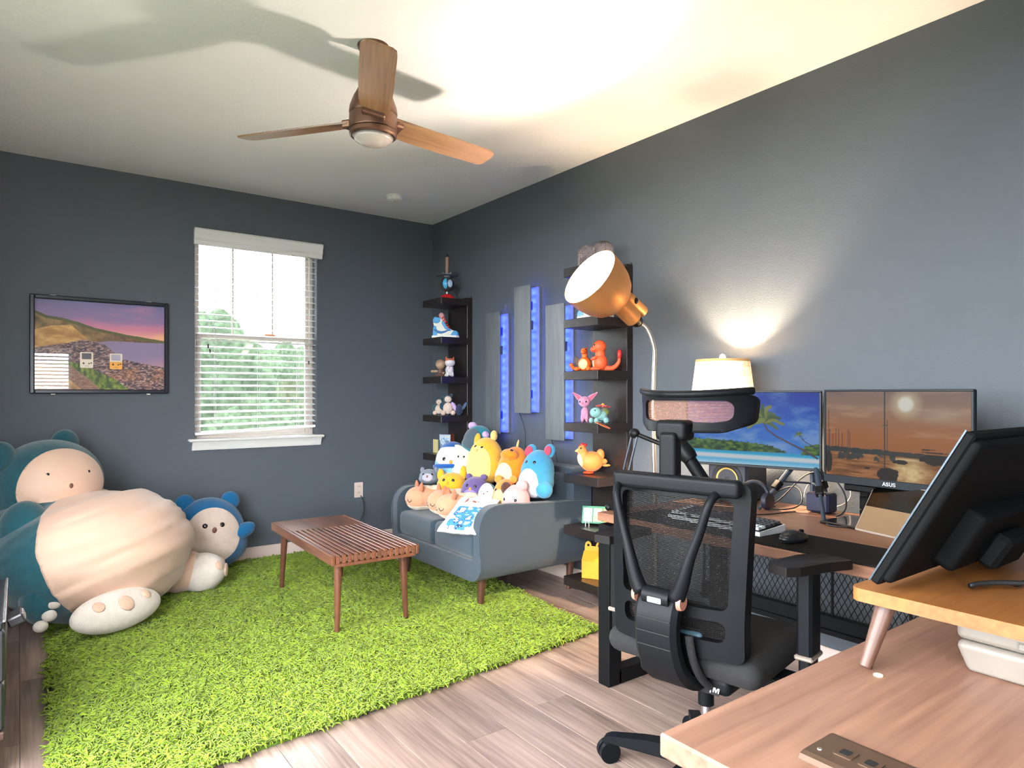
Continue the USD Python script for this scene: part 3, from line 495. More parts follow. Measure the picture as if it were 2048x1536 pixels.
egg('plush_chick', 'biggest yellow egg-shaped plush in the middle of the sofa heap', (-.40, -1.425, .785), (.115, .125, .165), (250, 188, 56), (248, 214, 130), face=-165, tilt=22, ears=[((.05, .52, 1.02), (.22, .22, .34), plush('sand', (240, 206, 132))), ((-.1, -.72, .95), (.2, .24, .6), None)], belly_r=.85, belly_up=-.4, eyes=True, eye_sp=26, eye_p=30, er=.010, nose_m=ORANGEB, roll=14, zb=.56)
egg('plush_dino', 'orange plush with a pale striped tummy leaning back behind the rose-eared toys', (-.37, -1.70, .75), (.10, .105, .15), (244, 140, 36), (248, 222, 176), face=-168, tilt=18, lobes=[((.75, .12, .5), (.55, .6, .28))], belly_r=.72, belly_up=-.55, ears=[((-.35, -.35, 1.12), (.08, .08, .4), plush('sand', (240, 206, 132)))], eyes=True, eye_sp=34, eye_p=40, er=.010, nose=False, zb=.53)
egg('plush_mouse', 'blue plush mouse with rose-lined round ears by the near sofa arm', (-.37, -1.95, .745), (.10, .108, .15), (66, 148, 190), (232, 230, 234), face=-165, tilt=14, ears=[((-.15, .55, 1.0), (.26, .40, .44), None), ((-.15, -.75, .92), (.26, .44, .48), None), ((.12, .58, .98), (.08, .26, .3), PINKIN), ((.12, -.76, .90), (.08, .30, .34), PINKIN)], belly_r=.70, belly_up=-.55, eye_sp=24, eye_p=30, er=.010, nose=False, zb=.53)
o_ = Thing('plush_ball', 'small round blue plush ball resting on the near sofa arm beside the blue mouse', 'plush toy', (-.40, -2.055, .66)); o_.part('ball', ell((0, 0, 0), .052, None, 3), plush('sky', (70, 158, 204)), True); o_.part('seam', moved(lathe([(.0515, -.0012), (.0535, 0), (.0515, .0012)], 40), rot('x', 60)), plush('deepsky', (40, 110, 170)), True)
# middle row
egg('plush_chick', 'smaller yellow round plush sitting in front of the penguin', (-.54, -1.215, .60), (.095, .105, .095), (246, 186, 48), None, face=-140, tilt=8, ears=[((-.1, .72, .98), (.2, .26, .55), None), ((-.1, -.85, .80), (.2, .26, .45), None)], eye_sp=24, eye_p=24, er=.011, nose_m=ORANGEB)
egg('plush_owl', 'purple plush ball between the cat-shaped loaf plushes and the big yellow plush', (-.53, -1.50, .60), (.088, .098, .095), (108, 90, 146), (150, 134, 186), face=-150, tilt=6, belly_r=.6, belly_up=-.45, ears=earpair(.55, .98, (.24, .26, .22)), eye_sp=22, eye_p=22, er=.010, nose_m=ORANGEB)
egg('plush_seal', 'little white plush with a teal back squeezed beside the purple plush', (-.54, -1.655, .585), (.06, .06, .085), (60, 130, 150), (236, 234, 230), face=-150, tilt=10, belly_r=1.0, belly_up=.1, eye_sp=22, eye_p=26, er=.007)
egg('plush_fox', 'small orange plush with a pale muzzle behind the printed pillow', (-.52, -1.815, .615), (.07, .075, .095), (240, 148, 62), (250, 218, 140), face=-160, tilt=10, ears=[((0, .7, 1.0), (.22, .4, .36), None), ((0, -.8, .95), (.22, .4, .36), None)], belly_r=.55, belly_up=-.25, eye_sp=26, eye_p=18, er=.010, nose=False, zb=.45)
egg('plush_pig', 'pink plush with one dark brown ear lying against the near sofa arm', (-.53, -1.945, .60), (.08, .085, .09), (236, 172, 172), None, face=-160, tilt=0, ears=[((.1, .55, .98), (.3, .5, .44), None), ((.2, -.72, .72), (.34, .46, .5), plush('umber', (88, 52, 42)))], eye_sp=28, eye_p=4, er=.009, nose=False, zb=.45)
egg('plush_mouse', 'small grey plush resting on the far sofa arm', (-.60, -1.005, .652), (.075, .07, .052), (132, 140, 156), (188, 186, 200), face=-130, tilt=0, ears=earpair(.7, .85, (.26, .3, .44)), belly_r=.55, belly_up=0, eye_sp=28, eye_p=18, er=.008)
# sleeping loaf cats
TAN, LASH, BREAD = plush('tan', (226, 166, 130), .05), mat('eye_stitch', (62, 44, 38), .8), plush('cream', (244, 226, 202))
def loaf(label, c, face, r=(.135, .086, .082), stripes=True):
    t = Thing('loaf_cat_plush', label, 'plush toy', (c[0], c[1], c[2]-r[2]), rz=face, group=None); o = np.array((0, 0, r[2]))
    b = blob([((.03, 0, r[2]), (r[0]*.85, r[1], r[2])), ((-.05, 0, r[2]), (r[0]*.8, r[1]*.95, r[2]*.95)), ((.075, 0, r[2]*1.0), (.09, .085, .08))], .010, 10); b.vertices[:, 2] = np.maximum(b.vertices[:, 2], .004)
    t.part('body', b, TAN, True); t.part('underside', patch(b, esph((.05, 0, -.035), (.19, .12, .085), None, 40), .002), BREAD, True)
    t.part('back_patch', patch(b, esph((-.07, 0, .17), (.12, .07, .05), None, 40), .003), BREAD, True)
    for s in (-1, 1):
        e = lathe([(0, -.01), (.03, -.005), (.022, .028), (.008, .05), (0, .053)], 16); e.apply_scale((.55, 1, 1)); t.part('ear', moved(e, trimesh.transformations.translation_matrix((.068, s*.050, r[2]*1.78)) @ rot('x', -s*16)), plush('tan_ear', (206, 128, 92)), True)
        pts = []
        for q in np.linspace(-1, 1, 7):
            a = math.radians(s*24+q*9); p, n = hit(b, o+(.05, 0, 0), (math.cos(a), math.sin(a), -.10-.16*(1-q*q)+.1)); pts.append(p+n*.001)
        t.part('closed_eye', tube(pts, .0022, 5), LASH, True)
    p, n = hit(b, o+(.05, 0, 0), (1, 0, -.16)); t.part('nose', ell(p, .0045), LASH, True); t.part('tail', blob([((-.16, .02, .09), (.03, .028, .028)), ((-.175, .0, .115), (.022, .022, .022))], .01, 4), TAN, True); return t
loaf('tan sleeping cat plush at the far end of the sofa seat', (-.68, -1.14, .527), 168); loaf('tan sleeping cat plush pressed behind the front one', (-.64, -1.375, .527), 170); loaf('tan sleeping cat plush in front of the other two, beside the printed pillow', (-.68, -1.56, .527), 168)
# printed pillow
pw_ = Thing('printed_pillow', 'white pillow with a blue print hanging over the sofa seat edge', 'pillow', (-.80, -1.84, .45)); pwm = ext(rrect(-.17, -.13, .17, .13, .02), .002, 'xy', 0)
gx, gy = np.meshgrid(np.linspace(-1, 1, 121), np.linspace(-1, 1, 97)); th = .036*((1-gx**4)*(1-gy**4))**.5+.003; wv = (meshkit.fbm(np.stack([gx*2.2, gy*2.2, gx*0], -1), 3, 4)-.5)*.016
P1 = np.stack([gx*.175, gy*.13, th+wv], -1).reshape(-1, 3); P2 = np.stack([gx*.175, gy*.13, -th*.5+wv], -1).reshape(-1, 3); i_ = np.arange(97*121).reshape(97, 121); q_ = np.stack([i_[:-1, :-1], i_[:-1, 1:], i_[1:, 1:], i_[1:, :-1]], -1).reshape(-1, 4)
t1 = trimesh.Trimesh(P1, np.vstack([q_[:, [0, 1, 2]], q_[:, [0, 2, 3]]]), process=False); t2 = trimesh.Trimesh(P2, np.vstack([q_[:, [2, 1, 0]], q_[:, [3, 2, 0]]]), process=False); pil = cat_([t1, t2]); pil.merge_vertices()
PM = Rz(-150) @ rot('y', 26); PM[:3, 3] = (0, 0, .065)
UV = (P1[:, 0]/.175, P1[:, 1]/.13); col = np.tile(np.array((.93, .93, .95)), (len(P1), 1)); nz = meshkit.fbm(np.stack([P1[:, 0]*26, P1[:, 1]*26, P1[:, 0]*0], 1), 3, 9)
mk = (UV[0] > -.25) & (UV[0] < .95) & (abs(UV[1]) < .62); col[mk & (nz > .40)] = (.24, .52, .78); col[mk & (nz > .62)] = (.62, .80, .92); col[mk & (abs(nz-.40) < .022)] = (.12, .24, .42); mk2 = (UV[0] < -.45) & (UV[0] > -.8) & (abs(UV[1]) < .5); col[mk2 & (nz > .52)] = (.62, .26, .22)
cl = np.where(col <= .04045, col/12.92, ((col+.055)/1.055)**2.4); full = np.vstack([cl, np.tile(np.array([.84, .82, .82]), (len(P2), 1))])
pv = cat_([trimesh.Trimesh(P1, t1.faces, process=False), trimesh.Trimesh(P2, t2.faces, process=False)]); pv.apply_transform(PM); po = usdkit.mesh(stage, path_for(pw_.path, 'cover'), pv, printed('pillow_print', 0, .9), smooth=True)
UsdGeom.PrimvarsAPI(po).CreatePrimvar('col', Sdf.ValueTypeNames.Color3fArray, 'vertex').Set(Vt.Vec3fArray.FromNumpy(full.astype(np.float32)))
# ------------------------------------------------------------------ things on the wall shelves
def toon(name, label, cat, loc, rz, parts):
    """parts: (name, mesh, material); local z up, x forward"""
    t = Thing(name, label, cat, loc, rz=rz)
    for q in parts: t.part(*q[:3], smooth=True if len(q) < 4 else q[3])
    return t
DG = mat('statue_dark', (74, 72, 76), .35, .3)
toon('ornament', 'ornament with a dark sphere, blue panel and upright post on a red foot', 'ornament', (-.17, -.535, 2.0), -150, [
    ('foot', lathe([(0, 0), (.061, 0), (.061, .008), (.05, .03), (.03, .044), (0, .05)], 32), mat('ornament_red', (214, 40, 44), .35)), ('neck', lathe([(0, .045), (.014, .045), (.012, .07), (0, .07)], 16), mat('ornament_silver', (176, 178, 184), .3, .6)),
    ('sphere', ell((0, 0, .126), .06), DG), ('panel', patch(ell((0, 0, .126), .06), esph((.06, .012, .126), (.04, .017, .05)), .0015), mat('ornament_blue', (70, 176, 226), .35)),
    ('side_plate', patch(ell((0, 0, .126), .06), esph((.045, .052, .126), (.03, .018, .045)), .0015), mat('ornament_ice', (176, 200, 232), .3)),
    ('disc', lathe([(0, .19), (.086, .1925), (.088, .195), (.086, .1975), (0, .2)], 36), mat('ornament_grey', (104, 104, 112), .4)),
    ('collar', cat_([lathe([(0, .176), (.024, .18), (.026, .2), (.02, .215), (0, .215)], 18)]+[moved(lathe([(0, 0), (.008, 0), (.001, .034), (0, .035)], 8), rot('z', 72*k+20) @ trimesh.transformations.translation_matrix((.017, 0, .195)) @ rot('y', 35)) for k in range(5)]), mat('ornament_star', (170, 172, 180), .35, .3)),
    ('post', cyl((0, 0, .21), (0, 0, .345), .0155, .0145, 20), mat('ornament_tan', (158, 126, 108), .5)), ('tip', lathe([(0, .345), (.013, .345), (.012, .356), (.004, .37), (0, .371)], 16), mat('ornament_tip', (52, 52, 58), .3, .4))])
def sneaker(name, label, loc, rz, sole, main, lace, tongue, panel, L=.105, mark=True):
    """high-top shoe, toe towards +x"""
    t = Thing(name, label, 'shoe', loc, rz=rz)
    S = Polygon([(-L, -.030), (-L*.5, -.034), (0, -.030), (L*.5, -.040), (L*.85, -.034), (L, -.014), (L, .014), (L*.85, .036), (L*.5, .042), (0, .032), (-L*.5, .034), (-L, .030)]).buffer(.004)
    t.part('sole', ext(S, .022, 'xy', 0), mat('sole_'+sole[0], sole[1], .5), 30)
    k = L/.105; PZ = lambda pts: [(x*L, z*k) for x, z in pts]
    prof = Polygon(PZ([(-.97, .018), (.97, .018), (.99, .036), (.86, .056), (.55, .064), (.30, .078), (.05, .105), (-.16, .140), (-.28, .160), (-.86, .172), (-.98, .150), (-.90, .10), (-.96, .06)])).buffer(.004).buffer(-.004)
    up = ext(prof, .066, 'xz', -.033); up = fine(up, .008); v = up.vertices.copy(); top = np.clip((v[:, 2]/k-.03)/.14, 0, 1); v[:, 1] *= np.interp(v[:, 0]/L, [-1, -.5, 0, .5, .9, 1], [.74, .82, .86, 1.08, .8, .6])*(1-.30*top)*(1-.45*np.clip((v[:, 0]/L)*1.2, 0, 1)*np.clip((v[:, 2]/k-.035)/.04, 0, 1)); up.vertices = v
    trimesh.smoothing.filter_taubin(up, lamb=.5, nu=.52, iterations=14); white = mat('shoe_offwhite', (226, 226, 218), .6); t.part('upper', up, white, True)
    def zone(nm, pts, m, off=.0018): t.part(nm, patch(up, mani(ext(Polygon(PZ(pts)).buffer(0), .2, 'xz', -.1)), off), m, True)
    zone('toe_overlay', [(.42, 0), (1.2, 0), (1.2, .06), (.86, .075), (.60, .052), (.46, .030)], main); zone('heel_panel', [(-1.2, .02), (-.66, .02), (-.60, .05), (-.74, .10), (-1.2, .105)], main); zone('ankle_collar', [(-1.2, .132), (-.62, .120), (-.40, .135), (-.28, .2), (-1.2, .2)], main); zone('eyestay', [(.50, .060), (.30, .056), (.0, .072), (-.28, .118), (-.24, .150), (-.10, .150), (.12, .098)], main)
    if mark: zone('curved_mark', [(-.95, .072), (-.80, .058), (-.55, .040), (-.28, .036), (0, .046), (.30, .062), (.46, .074), (.20, .066), (-.10, .058), (-.32, .056), (-.55, .062), (-.78, .074)], mat('shoe_mark', (36, 110, 176), .5), .0032)
    t.part('tongue', blob([((-.20*L, 0, .150*k), (.018, .024, .034), rot('y', -24)), ((-.33*L, 0, .186*k), (.024, .026, .024))], .006, 5), tongue, True)
    for q in range(6):
        x, z = L*(.34-.105*q), (.073+.0155*q+.003*q*(q > 2))*k; t.part('lace', tube([(x-.006, -.026, z-.010), (x, -.014, z+.006), (x+.002, 0, z+.010), (x, .014, z+.006), (x-.006, .026, z-.010)], .0046, 6, 10), lace, True)
    return t
sneaker('sneaker', 'blue and white high-top sneaker with red laces on the corner shelf', (-.17, -.515, 1.69), -42, ('white', (232, 232, 226)), mat('shoe_blue', (72, 158, 214), .55), mat('lace_red', (240, 70, 44), .6), mat('tongue_pink', (214, 160, 168), .7), mat('shoe_offwhite', (222, 226, 216), .6))
sneaker('sneaker', 'pale blue sneaker with a thick white sole half hidden behind the floor lamp', (-.17, -2.25, 1.69), 98, ('cream', (240, 232, 222)), mat('shoe_paleblue', (120, 174, 206), .55), mat('lace_white', (236, 236, 236), .6), mat('tongue_grey', (190, 204, 214), .7), mat('shoe_white', (238, 238, 236), .6), .118)
SK, DKB = mat('figurine_tan', (176, 146, 122), .6), mat('figurine_brown', (104, 76, 66), .6)
toon('figurine', 'small tan seated figurine with a big bald head on the corner shelf', 'figurine', (-.15, -.40, 1.377), -135, [('body', blob([((0, 0, .04), (.024, .028, .038)), ((.02, 0, .016), (.035, .04, .016))], .005, 5), DKB), ('head', blob([((0, 0, .108), (.042, .044, .04)), ((.006, 0, .09), (.036, .036, .026))], .006, 6), SK), ('arm', blob([((.005, -.045, .05), (.012, .026, .011)), ((.01, -.07, .05), (.012, .012, .012))], .004, 3), SK), ('arm', blob([((.02, .032, .035), (.022, .012, .012))], .004, 3), SK), ('staff', cyl((.035, -.06, .012), (.045, .05, .004), .004, n=8), DKB)])
CW, CO = plush('cat_white', (236, 230, 236)), plush('cat_orange', (214, 100, 58))
ct = blob([((-.02, 0, .05), (.05, .034, .045)), ((.03, 0, .058), (.03, .03, .05)), ((.04, .02, .02), (.014, .012, .022)), ((.04, -.02, .02), (.014, .012, .022)), ((-.05, .025, .014), (.03, .014, .014)), ((-.05, -.025, .014), (.03, .014, .014))], .006, 5); chd = ell((.045, 0, .112), (.036, .040, .034))
cq = toon('plush_cat', 'white plush cat with an orange cap and raised orange tail tip on the corner shelf', 'plush toy', (-.165, -.565, 1.377), -118, [('body', ct, CW), ('head', chd, CW), ('cap', patch(chd, esph((.03, 0, .135), (.045, .05, .024)), .002), CO), ('tail', tube([(-.06, 0, .03), (-.085, .01, .05), (-.09, .012, .09)], .011, 10, 12), CW), ('tail_tip', blob([((-.09, .012, .108), (.0125, .0125, .024))], .005, 3), CO), ('strap', moved(lathe([(.039, -.003), (.041, 0), (.039, .003)], 30), trimesh.transformations.translation_matrix((.025, 0, .085)) @ rot('x', 68)), mat('strap_rose', (206, 160, 170), .7))])
for s in (-1, 1): cq.part('ear', moved(lathe([(0, 0), (.013, 0), (.002, .026), (0, .027)], 10), trimesh.transformations.translation_matrix((.04, s*.024, .137)) @ rot('x', -s*18)), CO, True)
def mini_bear(label, loc, k, rz, dk=(60, 96, 110)):
    D_ = plush('mini_%d' % dk[0], dk); b = blob([((0, 0, .042), (.032, .036, .042)), ((0, 0, .1), (.026, .028, .026))], .006, 6)
    t = toon('plush_bear', label, 'plush toy', loc, rz, [('body', b, D_), ('belly', patch(b, esph((.035, 0, .045), (.035, .034, .04)), .002), plush('mini_cream', (232, 212, 194))), ('face', patch(b, esph((.03, 0, .1), (.024, .024, .022)), .002), plush('mini_cream', (232, 212, 194)))])
    for s in (-1, 1):
        t.part('ear', ell((0, s*.022, .125), .010), D_, True); t.part('foot', ell((.034, s*.03, .016), (.014, .016, .016)), plush('mini_foot', (236, 206, 190)), True); t.part('arm', ell((.008, s*.038, .058), (.012, .014, .022)), D_, True)
    features(t, b, np.array((0, 0, .1)), 0, 8, 24, .0028, True, NOSE, .0035, 14); t.x.AddScaleOp().Set(Gf.Vec3f(k, k, k)); return t
mini_bear('smaller teal and cream seated plush bear on the lower corner shelf', (-.17, -.41, 1.068), 1.05, -128); mini_bear('larger teal and cream seated plush bear beside the smaller one on the corner shelf', (-.17, -.545, 1.068), 1.28, -118, (50, 84, 104))
bat = toon('plush_bat', 'small dark blue plush with pale wing tips at the back of the corner shelf', 'plush toy', (-.10, -.605, 1.068), -130, [('body', blob([((0, 0, .045), (.028, .03, .044))], .006, 4), plush('navy', (52, 60, 92))), ('wing', ell((.01, .045, .075), (.006, .012, .034), rot('x', -30)), plush('navy_wing', (88, 110, 140))), ('wing', ell((.01, -.04, .07), (.006, .016, .04), rot('x', 28)), plush('lilac', (206, 176, 224)))])
bxs = Thing('boxed_game', 'silver-blue printed box with a brown side standing on the corner shelf', 'box', (-.15, -.50, .757), rz=-155)
bxs.part('carton', bx((-.03, -.055, 0), (.03, .055, .155), .001), mat('box_brown', (128, 66, 48), .5))
def boxart(u, v):
    n = F3(u, v, 5, 3); c = ramp(n, [(.25, (60, 84, 110)), (.45, (120, 150, 180)), (.6, (196, 210, 224)), (.8, (110, 130, 150))]); c = over(c, v > .8, (.62, .74, .86)); c = over(c, (v > .84) & (v < .93) & (u > .1) & (u < .9) & (F3(u*6, v*.5, 5, 7) > .42), (.86, .80, .66)); return over(c, v < .12, (.66, .52, .44))
paint(path_for(bxs.path, 'front_print'), [(.0305, -.054, .001), (.0305, .054, .001), (.0305, .054, .154), (.0305, -.054, .154)], 60, 80, boxart, printed('box_print', 0, .4))
single('booklet', bx((-.20, -.43, .757), (-.19, -.36, .865), .001), mat('booklet_yellow', (206, 196, 140), .6), 'small yellowish booklet leaning beside the silver-blue box', 'booklet')
# near shelf unit
CRYS = usdkit.material(stage, '/World/Looks/pink_crystal', {'p': ('principled_bsdf', {'base_color': s2l((246, 226, 226)), 'roughness': .03, 'transmission_weight': .93, 'ior': 1.48})}, surface='p.BSDF')
for k, (y, lab) in enumerate(((-2.195, 'ribbed pinkish cut-glass piece on top of the shelf, farther of two'), (-2.325, 'ribbed pinkish cut-glass piece on top of the shelf, nearer of two'))):
    t = Thing('cut_glass_jar', lab, 'glass jar', (-.17, y, 2.0), rz=k*14+10)
    t.part('body', lathe([(0, 0), (.045, 0), (.062, .02), (.064, .10), (.055, .125), (.03, .142), (0, .146)], 8), CRYS, False); RB = mat('glass_rib', (210, 196, 200), .15, .3)
    for j in range(5):
        a = math.radians(-176+j*30); ct = np.array((.055*math.cos(a), .055*math.sin(a), .085))
        t.part('ribs', cat_([cyl(ct+.006*np.array((-math.sin(a)*math.cos(b), math.cos(a)*math.cos(b), math.sin(b))), ct+.027*np.array((-math.sin(a)*math.cos(b), math.cos(a)*math.cos(b), math.sin(b))), .0013, n=5) for b in np.linspace(0, 5.9, 12)]), RB, kind='stuff')
OR_, OR2, CRm, REDM = mat('toy_orange', (236, 108, 40), .45), mat('toy_vermilion', (244, 96, 52), .5), mat('toy_cream', (240, 206, 150), .5), mat('toy_red', (196, 30, 28), .45)
d1b = blob([((0, 0, .045), (.04, .042, .046)), ((0, 0, .1), (.018, .018, .03)), ((.012, 0, .125), (.028, .02, .02)), ((.03, 0, .118), (.018, .015, .012)), ((.03, .035, .014), (.026, .016, .014)), ((.03, -.035, .014), (.026, .016, .014))], .006, 6)
d1 = toon('toy_dragon', 'smaller orange toy dragon with folded wings on the shelf left of the bigger lizard', 'toy', (-.17, -2.165, 1.377), -150, [('body', d1b, OR_), ('belly', patch(d1b, esph((.045, 0, .045), (.03, .03, .036)), .002), CRm), ('horn', cyl((-.006, .009, .138), (-.03, .012, .156), .005, .001, 8), OR_), ('tail', tube([(-.02, -.03, .02), (-.02, -.07, .02), (0, -.09, .05)], [.012]*12, 8, 12), OR_)])
for s in (-1, 1): d1.part('wing', blob([((-.015, s*.052, .062), (.006, .022, .034), rot('x', -s*25))], .006, 3), mat('toy_wing', (84, 70, 60), .6), True)
d2b = blob([((0, 0, .05), (.045, .045, .052)), ((0, 0, .10), (.03, .03, .04)), ((.004, 0, .145), (.04, .036, .04)), ((.035, 0, .13), (.024, .026, .018)), ((.025, .036, .012), (.03, .018, .012)), ((.025, -.036, .012), (.03, .018, .012))], .007, 6)
d2 = toon('toy_lizard', 'bigger orange-red toy lizard with a raised red-tipped tail on the shelf', 'toy', (-.165, -2.295, 1.377), 132, [('body', d2b, OR2), ('belly', patch(d2b, esph((.05, 0, .05), (.03, .034, .044)), .002), mat('toy_peach', (250, 190, 150), .5)), ('tail', tube([(-.03, 0, .02), (-.075, 0, .018), (-.105, 0, .045), (-.112, 0, .075)], np.linspace(.02, .009, 16), 10, 16), OR2), ('tail_tip', blob([((-.114, 0, .098), (.014, .012, .03))], .005, 3), REDM)])
features(d2, d2b, np.array((0, 0, .148)), 0, 12, 38, .006, False); features(d1, d1b, np.array((.012, 0, .125)), 0, 20, 50, .003, False)
for s in (-1, 1): d2.part('arm', ell((.035, s*.04, .075), (.02, .009, .01), rot('y', 25)), OR2, True)
PK = plush('pink_fox', (222, 150, 184)); pfb = blob([((0, 0, .055), (.028, .026, .04)), ((.012, .014, .03), (.012, .011, .03)), ((.012, -.014, .03), (.012, .011, .03)), ((-.02, .018, .02), (.02, .014, .02)), ((-.02, -.018, .02), (.02, .014, .02))], .006, 5)
phd = ell((.012, 0, .125), (.034, .038, .033)); pf = toon('plush_fox', 'pink plush fox with wide pointed ears on the shelf above the hen', 'plush toy', (-.17, -2.170, 1.068), -152, [('body', pfb, PK), ('head', phd, PK)])
for s in (-1, 1): e = lathe([(0, -.004), (.017, 0), (.016, .02), (.003, .066), (0, .068)], 14); e.apply_scale((.5, 1, 1)); p = pf.part('ear', moved(e, trimesh.transformations.translation_matrix((.006, s*.028, .142)) @ rot('x', -s*52)), PK, True); e2 = moved(e, np.diag([.6, .62, .8, 1.])); pf.part('inner_ear', moved(e2, trimesh.transformations.translation_matrix((.011, s*.031, .144)) @ rot('x', -s*52)), plush('rose_lining', (206, 104, 130)), True, under=p)
features(pf, phd, np.array((.012, 0, .125)), 0, 2, 36, .0055, True, plush('rose_lining', (206, 104, 130)), .004, 14)
FRG = plush('mint', (150, 206, 204)); fb_ = blob([((.02, 0, .062), (.034, .036, .03)), ((-.02, 0, .045), (.04, .036, .034)), ((.035, .024, .014), (.014, .013, .016)), ((.035, -.024, .014), (.014, .013, .016)), ((-.035, .03, .016), (.018, .016, .018)), ((-.035, -.03, .016), (.018, .016, .018))], .006, 6)
fg_ = toon('plush_frog', 'mint plush frog carrying a big red flower on the shelf beside the pink fox', 'plush toy', (-.17, -2.285, 1.068), 175, [('body', fb_, FRG), ('leaf', blob([((-.045, 0, .062), (.03, .034, .024))], .006, 4), plush('olive', (120, 132, 54)))])
for k in range(5): a = k*1.2566; fg_.part('petal', ell((-.035+.026*math.cos(a), .028*math.sin(a), .098+.004*math.cos(a)), (.022, .018, .006), Rz(math.degrees(a))), RED, True)
fg_.part('flower_centre', ell((-.035, 0, .108), (.010, .010, .010)), plush('marigold', (240, 160, 70)), True); features(fg_, fb_, np.array((.02, 0, .066)), 0, 18, 42, .005, False)
HEN = mat('hen_orange', (228, 138, 64), .55, sheen=.2); hb = blob([((0, 0, .075), (.07, .055, .062)), ((.05, 0, .10), (.035, .036, .055)), ((.058, 0, .142), (.028, .028, .034)), ((-.055, 0, .115), (.025, .022, .035)), ((-.07, 0, .075), (.028, .02, .018))], .007, 8)
hn = toon('toy_hen', 'plump orange toy hen with a red comb on the shelf by the sofa', 'toy', (-.17, -2.225, .757), 150, [('body', hb, HEN), ('comb', blob([((.055, 0, .178), (.012, .006, .010)), ((.038, 0, .174), (.012, .006, .010)), ((.068, 0, .170), (.009, .006, .009))], .004, 3), REDM), ('beak', lathe_at([(0, 0), (.012, 0), (.006, .7), (0, 1)], (.082, 0, .142), (.104, 0, .136), 12), mat('hen_beak', (250, 186, 110), .5)), ('wattle', ell((.082, 0, .122), (.006, .005, .008)), REDM), ('tail_feather', ell((-.09, 0, .05), (.028, .014, .008)), HEN), ('foot', blob([((.02, .0, .008), (.032, .035, .009))], .005, 3), mat('hen_foot', (228, 72, 34), .5)), ('breast', patch(hb, esph((.10, 0, .075), (.05, .05, .06)), .0015), mat('hen_cream', (250, 214, 170), .6))])
features(hn, hb, np.array((.05, 0, .148)), 0, 14, 46, .006, False)
cs = Thing('card_display', 'small clear stand of trading cards with a green back on the lower shelf', 'card stand', (-.17, -2.275, .445), rz=-140); CT = rot('y', -24)
cs.part('holder', moved(bx((-.004, -.095, .018), (0, .095, .125), .001), CT), mat('card_holder_green', (60, 120, 100), .3))
for k, c in enumerate(((196, 170, 60), (150, 176, 132), (214, 222, 222))):
    y = .06-.06*k; cs.part('card', moved(bx((.0005, y-.026, .028), (.002, y+.026, .112), .0005), CT), mat('card_%d' % k, c, .3)); cs.part('card_picture', moved(bx((.002, y-.022, .068), (.0026, y+.022, .104), .0002), CT), mat('card_picture', (176, 200, 206), .25))
for y in (-.07, -.05, .06, .08): cs.part('peg', cyl((0, y, 0), (.006, y, .03), .0025, n=8), mat('clear_peg', (220, 226, 230), .1))
cb = Thing('yellow_carton', 'yellow handled carton with rounded tabs standing on the bottom shelf', 'carton', (-.165, -2.24, .135), rz=-152); YB = mat('carton_yellow', (214, 146, 26), .6)
cb.part('box', bx((-.05, -.06, 0), (.05, .06, .105), .002), YB); cb.part('roof_flap', ext([(-.05, .105), (.05, .105), (.008, .155), (-.008, .155)], .12, 'xz', -.06), YB, False)
hd_ = Polygon([(-.055, .15), (.055, .15), (.055, .185)]+[(.034+.02*math.cos(a), .185+.028*math.sin(a)) for a in np.linspace(0, math.pi, 8)]+[(-.034+.02*math.cos(a), .185+.028*math.sin(a)) for a in np.linspace(0, math.pi, 8)]+[(-.055, .185)]).buffer(.001).difference(Point(.034, .19).buffer(.008)).difference(Point(-.034, .19).buffer(.008))
cb.part('handle', ext(hd_, .004, 'yz', -.002), YB, 20); cb.part('side_print', bx((-.03, -.0608, .03), (.03, -.0602, .085), 0), mat('carton_red_print', (176, 44, 50), .5), False)
# tag hanging from the shelf
tg = Thing('paper_tag', 'orange oval paper tag with dark swirls hanging from the shelf edge', 'tag', (-.285, -2.44, 1.062), rz=20)
tg.part('card', moved(moved(ext(Point(0, 0).buffer(.045), .0015, 'xy', 0), np.diag([.55, 1.1, 1, 1])), rot('x', 22)), mat('tag_orange', (244, 140, 92), .6))
for k, (a, b, r) in enumerate(((0, .012, .014), (0, -.016, .010))): tg.part('swirl', moved(shift(ext(Point(0, 0).buffer(r).difference(Point(0, 0).buffer(r*.6)), .0006, 'xy', .0015), (a, b, 0)), rot('x', 22)), mat('tag_ink', (96, 40, 34), .6))
# ------------------------------------------------------------------ floor lamp with a tilted metal bowl
BRASS = mat('satin_gold', (206, 148, 94), .45, .75); NICK = mat('brushed_nickel', (178, 172, 166), .3, .9); BLK = mat('black_plastic', (12, 13, 15), .45, spec=.18); BLKM = mat('black_metal', (14, 16, 18), .5, spec=.15); CHR = mat('chrome', (200, 200, 204), .15, 1.)
lm = Thing('floor_lamp', 'gold floor lamp with a tilted bowl shade, lit, between the shelf and the desk', 'floor lamp', (-.376, -2.905, 0)); lo = lm.loc
lm.part('base', lathe([(0, 0), (.13, 0), (.132, .012), (.12, .022), (.02, .028), (0, .028)], 40), BRASS); ax = np.array((-.848, .042, .53)); ax /= np.linalg.norm(ax); O = np.array((-.758, -2.833, 1.804))-lo; E_ = O-.385*ax
lm.part('pole', tube([(0, 0, .02), (0, 0, .8), (0, 0, 1.40), (0, 0, 1.46), (-.012, .006, 1.515), E_+(.03, -.02, -.02), E_], .0115, 12, 60), NICK, True)
def along(prof, n=40): T = align(ax); T[:3, 3] = O; return moved(lathe(prof, n), T)
R_ = .158
outer = [(.045, -.222), (.06, -.219), (.088, -.205), (.118, -.175), (.140, -.13), (.153, -.075), (R_, 0)]; inner = [(r-.0035, z) for r, z in outer][::-1]
lm.part('bowl_shade', along(outer+[(R_-.0015, .0015)]+[(R_-.0035, 0)]), BRASS, True)
